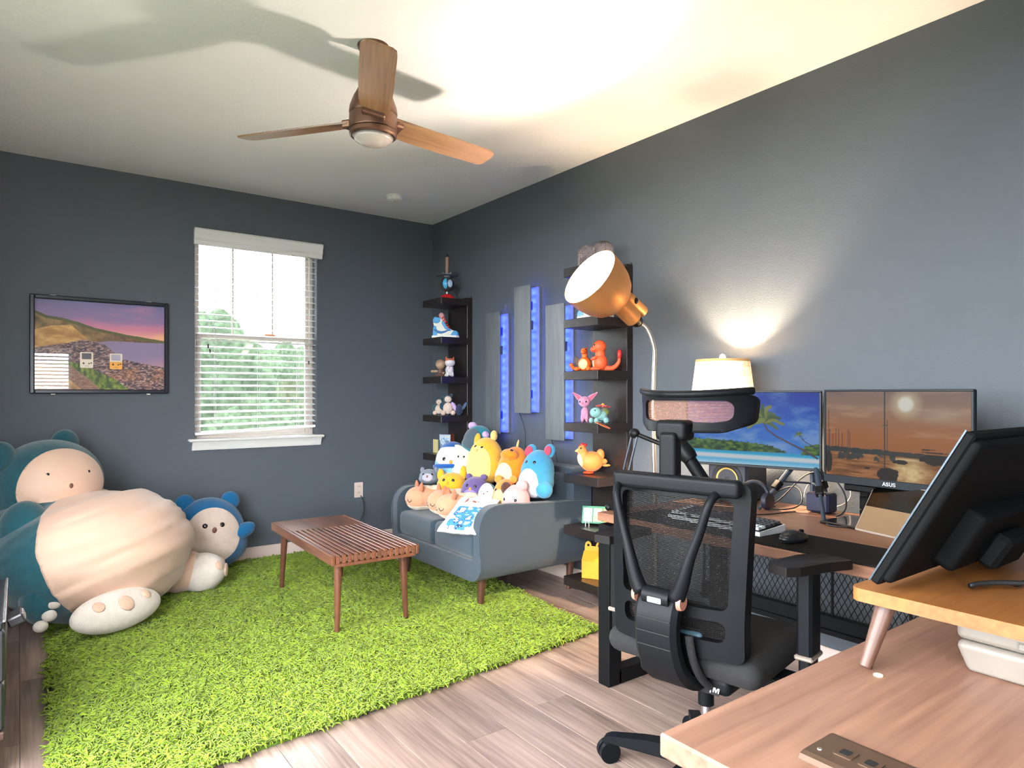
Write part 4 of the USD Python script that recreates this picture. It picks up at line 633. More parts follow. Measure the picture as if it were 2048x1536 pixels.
lm.part('shade_lining', along(inner[:-1]+[(.045, -.214), (0, -.214)]), mat('shade_white_lining', (250, 246, 240), .6), True)
lm.part('neck', along([(0, -.352), (.040, -.352), (.046, -.345), (.046, -.235), (.049, -.222), (0, -.222)]), BRASS, 30)
T_ = align(ax); off = np.cross(ax, (0, 0, 1)); off /= np.linalg.norm(off); upv = np.cross(off, ax); upv /= np.linalg.norm(upv); c0 = O+upv*(.065 if upv[2] > 0 else -.065)-.0*off
lm.part('switch_housing', lathe_at([(0, 0), (.027, 0), (.031, .06), (.031, .9), (.024, 1), (0, 1)], c0-.385*ax, c0-.245*ax, 24), BRASS, 30); lm.part('switch', ell(c0-.29*ax-off*.030, (.010, .010, .016)), BLK, True)
lm.part('swivel_joint', lathe_at([(0, 0), (.016, 0), (.03, .3), (.034, .9), (.03, 1), (0, 1)], E_-.012*ax, E_+.042*ax, 20), BLK, 30)
lm.part('bulb', shift(ell((0, 0, 0), .045, None, 1), O-.125*ax), emit('lamp_bulb_glow', (255, 240, 222), LAMP_W*10), True)
# ------------------------------------------------------------------ corner desk, far wing (along the wall)
DW = wood('desk_oak', (108, 71, 53), (150, 107, 84), 'y', .42, 5., 1.1, .03); DWX = wood('desk_oak_near', (108, 76, 62), (150, 113, 93), 'x', .42, 5., 1.1, .03); DZ = .735
dk = Thing('long_desk', 'brown wood-topped desk with black steel legs along the right wall', 'desk', (-.57, -3.8, 0))
dk.part('desktop', bx((-.962, -4.5, DZ-.036), (-.10, -3.10, DZ), .004), DW, world=True)
for y in (-3.168, -4.44):
    dk.part('leg', bx((-.958, y, 0), (-.880, y+.066, DZ-.05), .004), BLKM, world=True); dk.part('leg', bx((-.20, y, 0), (-.135, y+.066, DZ-.05), .004), BLKM, world=True)
    dk.part('foot_bar', bx((-.897, y, 0), (-.201, y+.066, .062), .004), BLKM, world=True); dk.part('top_bar', bx((-.897, y+.005, DZ-.075), (-.201, y+.06, DZ-.038), .003), BLKM, world=True)
dk.part('lower_beam', bx((-.27, -4.43, .245), (-.235, -3.11, .325), .003), BLKM, world=True); dk.part('lower_lip', bx((-.285, -4.43, .262), (-.271, -3.11, .272), .002), BLKM, world=True)
dk.part('panel_frame', cat_([bx((-.258, -4.43, .325), (-.25, -4.42, DZ-.037), 0), bx((-.258, -3.12, .325), (-.25, -3.11, DZ-.037), 0), bx((-.258, -3.76, .325), (-.25, -3.752, DZ-.037), 0)]), BLKM, world=True)
V, Fq = [], []; y0, y1, z0, z1 = -4.42, -3.12, .325, DZ-.037; sp, hh = .026, z1-z0; sl_ = .55
def wire(a, b):
    n = len(V); d_ = np.array((0, b[0]-a[0], b[1]-a[1])); d_ /= np.linalg.norm(d_); p = np.array((0, -d_[2], d_[1]))*.0016; X = np.array((.0012, 0, 0))
    for q in (a, b): c = np.array((-.254, q[0], q[1])); V.extend([c+p, c+X, c-p, c-X])
    for j in range(4): k = (j+1) % 4; Fq.extend([(n+j, n+k, n+4+k), (n+j, n+4+k, n+4+j)])
for y in np.arange(y0-hh*sl_, y1, sp):
    for s in (1, -1):
        a = np.array([y if s > 0 else y+hh*sl_, z0]); b = np.array([y+hh*sl_ if s > 0 else y, z1]); ts = [0., 1.]; dy = b[0]-a[0]
        for lim in (y0, y1): ts.append((lim-a[0])/dy)
        lo_, hi_ = sorted([(y0-a[0])/dy, (y1-a[0])/dy]); ta, tb_ = max(0, lo_), min(1, hi_)
        if tb_ > ta+.01: wire(a+(b-a)*ta, a+(b-a)*tb_)
dk.part('wire_panel', trimesh.Trimesh(np.array(V), np.array(Fq), process=False), BLKM, False, 'black diamond wire mesh panel', kind='stuff', world=True)
single('desk_mat', ext(rrect(-.952, -4.29, -.692, -3.22, .02), .004, 'xy', DZ+.0005), mat('desk_mat_black', (22, 21, 21), .9, spec=.15, bump=.1, bscale=900), 'large black desk mat under the keyboard and mouse', 'desk mat')
# keyboard with single keys
KB = Thing('keyboard', 'black and white mechanical keyboard on the desk mat', 'keyboard', (-.775, -3.605, DZ+.005), rz=-4)
KB.part('case', ext([(-.075, 0), (.07, 0), (.07, .028), (-.075, .014)], .44, 'xz', -.22), mat('keyboard_white', (206, 210, 216), .4), False); KB.part('plate', moved(bx((-.068, -.215, .0), (.064, .215, .004)), rot('y', -5.5) @ trimesh.transformations.translation_matrix((0, 0, .021))), BLK)
KD, KW = mat('key_dark', (48, 50, 54), .5), mat('key_pale', (190, 198, 206), .5)
for r in range(6):
    for c in range(21):
        if (c in (15, 16) and r in (1, 2, 4)) or (r == 0 and 3 < c < 8): continue
        w = .0088; x, y = .052-r*.0215, .200-c*.0200; pale = (r in (5, 4) and c > 16) or r == 5 or c in (14,) or (c == 0)
        if r == 5 and 4 <= c <= 8: continue
        KB.part('key', moved(trimesh.convex.convex_hull(np.array([(x+sx*w*k, y+sy*w*k*(1 if not (r == 5 and c == 3) else 1), z) for sx in (-1, 1) for sy in (-1, 1) for k, z in ((1, 0), (.78, .0085))])), rot('y', -5.5) @ trimesh.transformations.translation_matrix((0, 0, .0255))), KW if pale else KD, False)
KB.part('space_key', moved(bx((-.063, -.01, .0255), (-.047, .11, .034), .002), rot('y', -5.5)), KW)
MS = Thing('mouse', 'black gaming mouse with a pierced shell on the desk mat', 'mouse', (-.845, -3.935, DZ+.0045), rz=-8); mb = blob([((0, 0, .014), (.062, .032, .022)), ((-.012, 0, .02), (.045, .03, .021))], .005, 4); mb.vertices[:, 2] = np.maximum(mb.vertices[:, 2], 0.001)
MS.part('shell', mb, mat('mouse_black', (32, 32, 34), .25), True); MS.part('wheel', cyl((.038, -.004, .031), (.038, .004, .031), .009, n=16), BLK)
for a in range(5):
    for b in range(5): p, n = hit(mb, np.array((0, 0, .0)), (-.9+a*.28, (-.8+b*.4)*.8, .9)); MS.part('vent_hole', moved(lathe([(0, -.001), (.0026, -.001), (.0026, .0006), (0, .0006)], 6), trimesh.transformations.translation_matrix(p) @ align(n)), mat('hole_dark', (8, 8, 9), .7), False)
# ------------------------------------------------------------------ monitors
def beach(u, v):
    c = ramp(v, [(0, (176, 216, 236)), (.13, (120, 200, 232)), (.2, (60, 128, 208)), (.5, (30, 100, 200)), (1, (6, 50, 164))]); n = F3(u*1.3, v*1.6, 3.2, 21, 5); c = over(c, np.clip((n-.50)*3.2, 0, .55)*(v > .2), (.62, .70, .84)); n2 = F3(u, v, 34, 22, 3)
    isl = (v > .185) & (v < np.interp(u, [0, .3, .55, .68, .75, .78], [.345, .33, .30, .26, .21, .18])+.022*(F3(u, v*0, 60, 3, 3)-.5)*2); gr = ramp(n2, [(.25, (24, 52, 34)), (.5, (54, 94, 44)), (.8, (110, 138, 58))]); c = np.where(isl[..., None], gr, c)
    isr = (v > .16) & (v < np.interp(u, [.87, .9, 1], [.16, .29, .32])+.03*(n2-.5)) & (u > .87); c = np.where(isr[..., None], gr, c)
    wt = v < .19-.02*u; c = np.where(wt[..., None], ramp(v+.02*u, [(0, (186, 222, 240)), (.07, (90, 180, 226)), (.10, (214, 214, 220)), (.135, (196, 214, 226)), (.16, (40, 170, 214)), (.19, (46, 150, 200))]), c)
    tk = seg(u, v*.56, [(.60, .335), (.63, .275), (.70, .225), (.80, .175), (.88, .135), (.985, .075)]); c = over(c, (tk < .004+.003*u), (.30, .25, .30)); tk2 = seg(u, v*.56, [(.865, .235), (.90, .195), (1.0, .14)]); c = over(c, tk2 < .0035, (.22, .26, .34))
    for cx, cy, R, fr, seed in ((.595, .62, .155, 11, 1), (.86, .44, .035, 8, 2)):
        for k in range(fr):
            a = -.35+k*(math.pi+.7)/(fr-1); ln = R*(.75+.35*((k*37) % 10)/10); dr = R*.35*abs(math.cos(a)); pts = [(cx, cy*.56), (cx+ln*.55*math.cos(a), cy*.56+ln*.62*math.sin(a)), (cx+ln*math.cos(a), cy*.56+ln*.8*math.sin(a)-dr*.6)]; d_ = seg(u, v*.56, pts); rr = np.hypot(u-cx, v*.56-cy*.56)/ln; m_ = d_ < R*.115*np.clip(1.15-rr*.6, .2, 1)*(.55+.9*n2); c = over(c, m_*.95, ramp(np.array([n2.mean()+.3*math.sin(k*2.1)]), [(0, (38, 62, 40)), (.5, (78, 104, 44)), (1, (168, 160, 76))])[0])
    return c
def harbour(u, v):
    c = ramp(v, [(0, (150, 96, 56)), (.3, (176, 112, 66)), (.45, (186, 114, 66)), (.62, (180, 124, 88)), (.8, (172, 136, 116)), (1, (150, 128, 120))]); n = F3(u*1.2, v*5, 3, 31, 5); c = over(c, np.clip((n-.5)*2, 0, .5)*(v > .5), (.86, .70, .54)); n2 = F3(u, v, 26, 33, 4); d_ = np.hypot((u-.59)*1.35, (v-.86)*.85); c = over(c, np.clip((.17-d_)*7, 0, .9), (.93, .88, .72)); c = over(c, np.clip((.085-d_)*30, 0, 1), (.98, .97, .92)); c = over(c, np.clip(.5-np.hypot((u-.82)*2, (v-.74)*4), 0, .5), (.82, .78, .72))
    w = v < .30; c = np.where(w[..., None], ramp(F3(u, v*6, 9, 35), [(.2, (120, 74, 42)), (.5, (160, 104, 62)), (.8, (196, 136, 84))]), c); g_ = w*np.clip(.16-np.hypot((u-.62)*.9, (v-.10)*.8), 0, .16)*8*(.5+n2); c = over(c, np.clip(g_, 0, 1), (.98, .86, .62)); c = over(c, np.clip(.9-abs(v-.245)*40, 0, 1)*np.clip(1.3-abs(u-.6)*8, 0, 1), (.98, .88, .68))
    ln = (v < .345-.03*u+.014*(n2-.5)) & (v > .285-.02*u); c = over(c, ln*.9, (.22, .24, .24)); bt = (v > .2) & (v < .345) & (n2 > .52) & (u < .52); c = over(c, bt*.85, (.20, .25, .26))
    for x, t_, b_, w_ in ((.445, 1.0, .10, .0035), (.465, .68, .3, .0022), (.03, .55, .3, .002), (.055, .5, .3, .002), (.08, .56, .3, .002), (.1, .55, .3, .002), (.13, .52, .3, .002), (.175, .56, .3, .0025), (.19, .52, .3, .002), (.02, .78, .2, .002)): c = over(c, (abs(u-x) < w_) & (v < t_) & (v > b_), (.22, .26, .28))
    c = over(c, seg(u, v, [(.43, .62), (.46, .62)]) < .003, (.2, .24, .26))
    for cx, cy, rx, ry in ((.47, .06, .075, .085), (.55, .215, .05, .025), (.80, .265, .12, .055), (.02, .16, .03, .13), (.32, .115, .018, .014), (.95, .06, .14, .06)): q = ((u-cx)/rx)**2+((v-cy)/ry)**2+(n2-.5)*.9; c = over(c, (q < 1)*.93, (.17, .16, .15))
    c = over(c, (seg(u, v, [(.70, .345), (.93, .335)]) < .006) | (seg(u, v, [(.70, .37), (.78, .375)]) < .006), (.2, .18, .17)); return c
def monitor(name, label, pa, pb, z0, z1, bez, art, chin=.0, thick=.022, strength=1., m_name='s', tilt=0):
    """pa, pb: the screen's left and right ends on the plan as its user sees it"""
    pa, pb = np.array(pa, float), np.array(pb, float); w = np.linalg.norm(pb-pa); c = (pa+pb)/2; rz = math.degrees(math.atan2(*(pb-pa)[::-1]))
    t = Thing(name, label, 'monitor', (*c, z0), rz=rz, rx=0); h = z1-z0; X = w/2
    t.part('back_shell', cat_([bx((-X, .004, 0), (X, thick, h), .004)]), BLK); t.part('rear_housing', bx((-X*.45, thick-.002, h*.15), (X*.45, thick+.03, h*.7), .012), BLK)
    t.part('bezel', cat_([bx((-X, -.004, h-bez), (X, .006, h), .002), bx((-X, -.004, 0), (X, .006, max(bez, chin)), .002), bx((-X, -.004, max(bez, chin)), (-X+bez, .006, h-bez), .001), bx((X-bez, -.004, max(bez, chin)), (X, .006, h-bez), .001)]), mat('monitor_bezel', (22, 30, 36), .4, spec=.3))
    b0 = max(bez, chin); q = [(-X+bez, 0, b0), (X-bez, 0, b0), (X-bez, 0, h-bez), (-X+bez, 0, h-bez)]; paint(path_for(t.path, 'screen'), q, 240, 140, art, printed(m_name, strength, .3), 1.3); return t, w, h
ml, wl, hl_ = monitor('beach_monitor', 'monitor showing a palm beach, in front of the lit table lamp', (-.406, -3.127), (-.231, -3.697), .912, 1.255, .008, beach, .012, strength=SCREEN_E, m_name='screen_beach')
ml.part('tripod_mount', bx((.10, .03, .10), (.20, .075, .20), .006), BLK)
mr, wr_, hr_ = monitor('harbour_monitor', 'monitor showing a harbour sunset with sailboat masts, right of the palm beach one', (-.380, -3.790), (-.420, -4.322), .895, 1.258, .008, harbour, .030, strength=SCREEN_E*.8, m_name='screen_harbour')
for i_, c_ in enumerate(('ASUS',)):
    tx = meshkit.text_mesh(c_, .013, .001, True); b_ = tx.bounds; tx.apply_translation((-(b_[0][0]+b_[1][0])/2, 0, 0)); tx = moved(tx, rot('x', 90)); mr.part('brand_lettering', shift(tx, (-.01, -.0045, .009)), mat('lettering_silver', (214, 220, 226), .35, .3), False, kind='stuff')
mr.part('stand_column', bx((-.155, .05, -.158), (-.115, .085, .1), .006), mat('stand_gloss', (24, 22, 22), .12)); mr.part('stand_bracket', bx((-.20, .02, -.03), (-.05, .09, .0), .006), BLK)
mr.part('stand_foot', cat_([bx((-.25, -.06, -.1595), (-.02, .16, -.148), .004)]), mat('stand_gloss', (24, 22, 22), .12)); mr.part('stand_ring', cat_([moved(lathe([(.019, -.002), (.024, 0), (.019, .002)], 20), trimesh.transformations.translation_matrix((-.135, .062, z))) for z in (-.05, -.10)]), CHR, kind='stuff')
# tripod under the palm-beach monitor
tp = Thing('desk_tripod', 'blue-black tripod standing on the desk behind the palm-beach monitor', 'tripod', (-.13, -3.60, DZ)); TB = mat('tripod_blue_black', (40, 50, 64), .4)
tp.part('column', cyl((0, 0, .03), (0, 0, .33), .011), TB); tp.part('hub', cyl((0, 0, .25), (0, 0, .29), .024), TB)
for fx, fy in ((-.234, .114), (-.27, -.20), (.09, -.03)):
    a = np.array((fx*.08, fy*.08, .27)); b = np.array((fx, fy, .004)); m_ = a+(b-a)*.62; lp = tp.part('leg', cyl(a, m_, .0125, .012, 10), TB); tp.part('lower_leg', cyl(m_, b, .009, .008, 10), TB, under=lp); tp.part('clip', moved(bx((-.014, -.014, -.022), (.014, .018, .022), .004), trimesh.transformations.translation_matrix(m_) @ align(b-a)), BLK, under=lp)
    tp.part('brace', cyl((0, 0, .11), a+(b-a)*.55, .005, n=8), TB)
tp.part('battery_box', bx((-.11, -.13, .004), (-.03, -.03, .085), .008), mat('navy_box', (26, 34, 60), .5))
# speaker and table lamp
sp = Thing('speaker', 'dark studio speaker with a yellow cone under the lamp', 'speaker', (-.18, -3.25, DZ), rz=8)
sp.part('cabinet', bx((-.10, -.10, 0), (.11, .10, .275), .012), mat('speaker_cabinet', (38, 40, 52), .45)); sp.part('surround', moved(lathe([(.05, 0), (.058, .005), (.07, .006), (.078, 0)], 40), trimesh.transformations.translation_matrix((-.1, 0, .105)) @ rot('y', -90)), mat('rubber_dark', (22, 24, 32), .6), True); sp.part('cone', moved(lathe([(0, -.014), (.02, -.012), (.054, .003), (.056, .003), (.056, -.002)], 40), trimesh.transformations.translation_matrix((-.1, 0, .105)) @ rot('y', -90)), mat('cone_yellow', (232, 186, 96), .5), True); sp.part('dust_cap', moved(ell((0, 0, 0), (.023, .023, .009)), trimesh.transformations.translation_matrix((-.093, 0, .105)) @ rot('y', -90)), mat('rubber_dark', (22, 24, 32), .6), True)
sp.part('tweeter', moved(ell((0, 0, 0), (.016, .016, .007)), trimesh.transformations.translation_matrix((-.1, 0, .225)) @ rot('y', -90)), mat('tweeter_gold', (196, 160, 90), .4), True)
tl = Thing('table_lamp', 'table lamp with a glowing cream linen drum shade behind the monitor', 'table lamp', (-.19, -3.175, DZ+.2755))
SHD = usdkit.material(stage, '/World/Looks/linen_shade', {'tc': ('texture_coordinate', {}), 'm': ('mapping', {'scale': (1, 1, .05)}), 'm2': ('mapping', {'scale': (.08, .08, 1)}), 'n': ('noise_texture', {'scale': 160., 'detail': 2.}), 'n2': ('noise_texture', {'scale': 140., 'detail': 2.}), 'mx': ('mix_float', {}), 'r': ('rgb_ramp', {'ramp': [(.35, s2l((214, 188, 150))), (.55, s2l((246, 232, 208)))]}), 'd': ('diffuse_bsdf', {}), 't': ('translucent_bsdf', {}), 'x': ('mix_closure', {'fac': .009})},
    [('tc.object', 'm.vector'), ('tc.object', 'm2.vector'), ('m.vector', 'n.vector'), ('m2.vector', 'n2.vector'), ('n.fac', 'mx.a'), ('n2.fac', 'mx.b'), ('mx.result', 'r.fac'), ('r.color', 'd.color'), ('r.color', 't.color'), ('d.BSDF', 'x.closure1'), ('t.BSDF', 'x.closure2')], surface='x.closure')
tl.part('base', lathe([(0, 0), (.06, 0), (.062, .008), (.03, .02), (.018, .05), (.026, .09), (.02, .14), (.009, .16), (.009, .24), (0, .24)], 32), mat('lamp_base', (120, 96, 76), .4), True)
tl.part('shade', lathe([(.155, .170), (.127, .397)], 48), SHD, True); tl.part('shade_trim', lathe([(.1275, .387), (.129, .387), (.1275, .399), (.1255, .399)], 48), mat('shade_trim_tan', (214, 164, 104), .7), True)
tl.part('shade_spider', cat_([cyl((0, 0, .392), ((.126)*math.cos(a), .126*math.sin(a), .392), .0018, n=6) for a in (0, 2.094, 4.189)]), CHR, kind='stuff'); tl.part('finial', lathe([(0, .392), (.006, .392), (.008, .402), (.016, .410), (.012, .422), (.004, .427), (0, .428)], 20), TRIM, True)
tl.part('bulb', ell((0, 0, .25), (.03, .03, .038), None, 1), emit('table_bulb_glow', (255, 224, 186), SHADE_W*10), True)
# boom arm with a microphone
ba = Thing('microphone_arm', 'black spring boom arm holding a microphone beside the palm-beach monitor', 'microphone', (-.86, -3.135, DZ)); b0 = ba.loc
ba.part('clamp', cat_([bx((-.025, -.02, .0005), (.025, .044, .03), .004), bx((-.025, .036, -.07), (.025, .046, .0), .002), bx((-.02, -.02, -.07), (.02, .036, -.06), .002)]), BLK); ba.part('clamp_knob', ell((-.02, .045, .01), .017), BLK, True); ba.part('post', cyl((0, 0, .03), (0, 0, .06), .012), BLK)
J = np.array((.055, -.035, .335)); 
for s in (-1, 1): ba.part('rod', cyl((.0, s*.016, .05), J+(0, s*.016, -.01), .0052, n=10), mat('rod_gloss', (60, 66, 74), .2, .6))
ba.part('elbow', cat_([ell(J, (.02, .026, .022))]), BLK, True); K = np.array((-.735, -3.36, 1.00))-b0
ba.part('upper_rod', cyl(J, K, .0095, n=12), BLK); ba.part('shock_mount', lathe_at([(0, 0), (.03, 0), (.036, .2), (.036, .8), (.03, 1), (0, 1)], K+(-.01, .02, .05), K+(.012, -.05, -.03), 24), BLK, 30); ba.part('microphone_body', lathe_at([(0, 0), (.024, 0), (.027, .1), (.027, .85), (.022, 1), (0, 1)], K+(.005, -.02, .0), K+(.05, -.11, -.15), 24), BLK, 30); ba.part('gain_knob', ell(K+(.02, -.075, -.085), .010), CHR, True)
# tablet on a stand
td = Thing('tablet', 'pale-framed tablet leaning on a stand below the harbour monitor', 'tablet', (-.50, -4.08, DZ), rz=-16); TT = rot('y', 32)
td.part('body', moved(bx((0, -.14, .004), (.008, .14, .205), .004), TT), mat('tablet_silver', (186, 176, 164), .35, .4)); td.part('upper_screen', moved(bx((-.0012, -.134, .105), (.0005, .134, .199), .0003), TT), mat('tablet_black', (8, 8, 9), .08)); td.part('lower_screen', moved(bx((-.0012, -.134, .010), (.0005, .134, .1045), .0003), TT), mat('tablet_tan', (126, 102, 76), .25)); td.part('prop', cyl((.10, 0, .12), (.17, 0, .004), .006), mat('tablet_silver', (186, 176, 164), .35, .4))
# cables and small things on the desk
CAB = mat('black_cable', (30, 30, 36), .5)
def cable(label, pts, r=.0032, m=None, name='cable', nn=40): return single(name, tube(pts, r, 8, nn), m or CAB, label, 'cable', smooth=True)
cable('black cable looped high behind the tripod legs', [(-.30, -3.46, DZ+.005), (-.20, -3.52, .80), (-.16, -3.60, .89), (-.17, -3.68, .90), (-.17, -3.76, .83), (-.22, -3.79, .76), (-.27, -3.78, DZ+.005)])
cable('black cable coiled on the desk by the tripod', [(-.26, -3.50, DZ+.006), (-.17, -3.45, .79), (-.13, -3.52, .82), (-.18, -3.58, .77), (-.28, -3.57, DZ+.007), (-.33, -3.52, DZ+.006), (-.30, -3.46, .755)])
cable('black cable running from the tripod to the keyboard', [(-.30, -3.62, DZ+.005), (-.38, -3.60, DZ+.005), (-.46, -3.58, DZ+.005), (-.55, -3.53, DZ+.005), (-.66, -3.52, DZ+.006)], .0028)
cable('black cable arching from behind the harbour monitor to the desk', [(-.20, -3.80, .90), (-.17, -3.84, .86), (-.16, -3.88, .79), (-.22, -3.92, DZ+.006), (-.30, -3.90, DZ+.006)])
cable('black cable with a plug lying left of the tablet', [(-.33, -3.85, DZ+.005), (-.42, -3.83, DZ+.005), (-.47, -3.86, DZ+.005), (-.45, -3.91, DZ+.005), (-.38, -3.94, DZ+.005)])
hp = Thing('headphones', 'dark over-ear headphones lying on the desk beside the tripod', 'headphones', (-.33, -3.44, DZ)); hp.part('headband', tube([(.0, -.065, .03), (.005, -.06, .085), (.01, 0, .115), (.005, .06, .085), (0, .065, .03)], .009, 8, 24), mat('headphone_dark', (28, 32, 46), .5), True)
for s in (-1, 1): hp.part('ear_cup', lathe_at([(0, 0), (.034, 0), (.038, .3), (.036, .9), (0, 1)], (0, s*.055, .038), (0, s*.082, .038), 24), mat('headphone_dark', (28, 32, 46), .5), 30)
cable('white cable tangle hanging on the wall behind the tripod', [(-.02, -3.50, .76), (-.03, -3.56, .86), (-.03, -3.66, .88), (-.03, -3.72, .80), (-.03, -3.66, .74), (-.03, -3.56, .78)], .003, mat('white_cable', (210, 206, 204), .5))
cable('black cable hanging under the desk in front of the wall', [(-.16, -4.0, .66), (-.10, -4.0, .5), (-.06, -3.98, .3), (-.05, -4.06, .12), (-.06, -4.2, .03)], .006)
# ------------------------------------------------------------------ office chair
CHB = mat('chair_black', (14, 17, 20), .46, spec=.14); CHF = mat('chair_fabric', (26, 26, 28), .9, bump=.3, bscale=500)
def mesh_cloth(name, rgb, axis, scale, open_):
    n = {'tc': ('texture_coordinate', {}), 'w': ('wave_texture', {'bands_direction': axis, 'scale': scale, 'profile': 'sine'}), 'r': ('rgb_ramp', {'ramp': [(open_-.12, (0, 0, 0)), (open_+.12, (1, 1, 1))]}), 't': ('transparent_bsdf', {}), 'p': ('principled_bsdf', {'base_color': s2l(rgb), 'roughness': .6, 'specular_ior_level': .06}), 'm': ('mix_closure', {})}
    return usdkit.material(stage, '/World/Looks/'+name, n, [('tc.object', 'w.vector'), ('w.fac', 'r.fac'), ('r.color', 'm.fac'), ('t.BSDF', 'm.closure1'), ('p.BSDF', 'm.closure2')], surface='m.closure')
NET = mesh_cloth('chair_net', (22, 21, 21), 'z', 75., .17)
ch = Thing('office_chair', 'black mesh office chair with a headrest pulled up to the long desk', 'office chair', (-1.205, -3.85, 0), rz=11); a0 = 116.9-11
ch.part('gas_cylinder', cyl((0, 0, .09), (0, 0, .27), .0145), CHR); ch.part('cylinder_sleeve', cyl((0, 0, .26), (0, 0, .38), .025), CHB); ch.part('base_hub', lathe([(0, .06), (.04, .06), (.046, .075), (.042, .115), (.03, .125), (0, .125)], 30), CHB)
for k in range(5):
    a = math.radians(a0+72*k); M = rot('z', a0+72*k); lg = ext([(.02, .112), (.05, .118), (.2, .108), (.315, .092), (.335, .082), (.335, .068), (.2, .066), (.05, .062), (.02, .062)], .05, 'xz', -.025); lv = lg.vertices; lv[:, 1] *= np.interp(lv[:, 0], [0, .34], [1.1, .72]); lg.vertices = lv
    ch.part('base_leg', moved(lg, M), CHB, 25); sp_ = (a*180/math.pi+40)
    cst = ch.part('caster', cat_([moved(moved(cyl((0, q, .035), (0, q+.018, .035), .035, n=26), rot('z', sp_)), trimesh.transformations.translation_matrix((.322*math.cos(a), .322*math.sin(a), 0))) for q in (-.022, .004)]), CHB, 30); ch.part('caster_stem', cyl((.322*math.cos(a), .322*math.sin(a), .04), (.322*math.cos(a), .322*math.sin(a), .085), .009, n=10), CHB)
ch.part('seat_plate', rbox((-.16, -.15, .37), (.14, .15, .425), .02), CHB); ch.part('seat', cat_([rbox((-.20, -.25, .42), (.26, .25, .50), .038)]), CHF, 40); ch.part('seat_edge', rbox((.16, -.24, .40), (.285, .24, .49), .042), CHF, 40)
ch.part('tilt_lever', cat_([cyl((.02, .15, .40), (.04, .33, .395), .006, n=10)]), CHR); ch.part('lever_knob', ell((.04, .335, .395), .012), CHB, True)
# back frame on a curved sheet: (y, z) -> x
def bxx(y, z): return -.19-.028*np.cos((z-.62)*4.2)+.05*(y/.24)**2-.05*np.maximum(z-.7, 0)
def sheet(poly, th, off=0., res=.02):
    t = ext(poly, th, 'yz', 0); t = fine(t, res); v, fc = t.vertices.copy(), t.faces; v[:, 0] += bxx(v[:, 1], v[:, 2])+off; return trimesh.Trimesh(v, fc, process=True)
def bl_(p): return Polygon(p).buffer(-.022, quad_segs=5).buffer(.022, quad_segs=5)
outer_ = bl_([(-.222, .495), (.222, .495), (.222, .6), (.236, .95), (.232, .992), (-.232, .992), (-.236, .95), (-.222, .6)]); hole1 = bl_([(-.178, .638), (.178, .638), (.192, .945), (-.192, .945)]); hole2 = bl_([(-.17, .548), (.17, .548), (.174, .606), (-.174, .606)])
outer_, hole1, hole2 = [affinity.scale(q, .95, 1, origin=(0, 0)) for q in (outer_, hole1, hole2)]
ch.part('back_frame', sheet(outer_.difference(hole1).difference(hole2), .042, -.02), CHB, 40); ch.part('back_net', sheet(hole1.buffer(.008), .0016, .006), NET, True); ch.part('lumbar_net', sheet(hole2.buffer(.008), .0016, .006), NET, True)
ch.part('top_rail', moved(rbox((-.018, -.222, -.026), (.024, .180, .024), .014), trimesh.transformations.translation_matrix((-.245, 0, .985))), CHB, 40)
ch.part('lumbar_pad', rbox((-.215, -.09, .515), (-.18, .09, .56), .012), mat('lumbar_teal', (58, 84, 96), .5), 40)
YK = -.285
for s in (-1, 1): (ch.part('yoke_arm', tube([(-.235, s*.160, .968), (YK+.01, s*.152, .955), (YK-.005, s*.130, .88), (YK-.012, s*.095, .78), (YK-.012, s*.074, .71), (YK-.01, s*.054, .668)], np.interp(np.linspace(0, 1, 28), [0, .2, .6, 1], [.012, .012, .015, .024]), 10, 28), CHB, True))
ch.part('pivot', cyl((YK-.008, -.042, .665), (YK-.008, .042, .665), .026, n=24), CHB); ch.part('pivot_badge', bx((YK-.0365, -.022, .652), (YK-.030, .022, .668), .002), mat('badge_silver', (196, 200, 204), .35, .4))
for s in (-1, 1): ch.part('pivot_cap', cyl((YK-.008, s*.066, .662), (YK-.008, s*.078, .662), .024, .021, 24), mat('pivot_copper', (176, 118, 100), .4))
spine = [(YK+.0, .65), (YK-.018, .60), (YK-.012, .53), (YK+.02, .46), (YK+.09, .405), (-.10, .385), (-.04, .385)]
from scipy.interpolate import CubicSpline as _CS
tt = np.linspace(0, 1, len(spine)); cs_ = _CS(tt, np.array(spine)); S_ = cs_(np.linspace(0, 1, 22)); rows = []
for i_, (x, z) in enumerate(S_):
    d_ = cs_(np.clip(i_/21, 0, 1), 1); nrm = np.array((-d_[1], d_[0])); nrm /= np.linalg.norm(nrm); w = np.interp(i_, [0, 6, 12, 21], [.068, .066, .072, .085]); rows.append([(x+nrm[0]*q*.022, y*w, z+nrm[1]*q*.022) for y, q in ((-1, -.4), (-.8, -1), (.8, -1), (1, -.4), (1, .6), (-1, .6))])
Vv = np.array(rows).reshape(-1, 3); Ff = []
for i_ in range(21):
    for j in range(6): k = (j+1) % 6; A, B, C_, D = i_*6+j, i_*6+k, (i_+1)*6+k, (i_+1)*6+j; Ff += [(A, B, C_), (A, C_, D)]
Ff += [(0, j+1, j) for j in range(1, 5)]+[(126, 126+j, 127+j) for j in range(1, 5)]; spm = trimesh.Trimesh(Vv, np.array(Ff), process=False); trimesh.repair.fix_normals(spm); ch.part('spine', spm, CHB, 25)
for q in (3, 5, 7): x, z = S_[q]; ch.part('spine_groove', bx((x-.0245, -.053, z-.0016), (x-.016, .053, z+.0016), .0005), mat('groove_black', (10, 10, 11), .6))
ch.part('strap', tube([(YK+.03, -.075, .56), (YK+.05, -.085, .47), (-.17, -.09, .40), (-.10, -.10, .365)], .012, 8, 16), CHF, True)
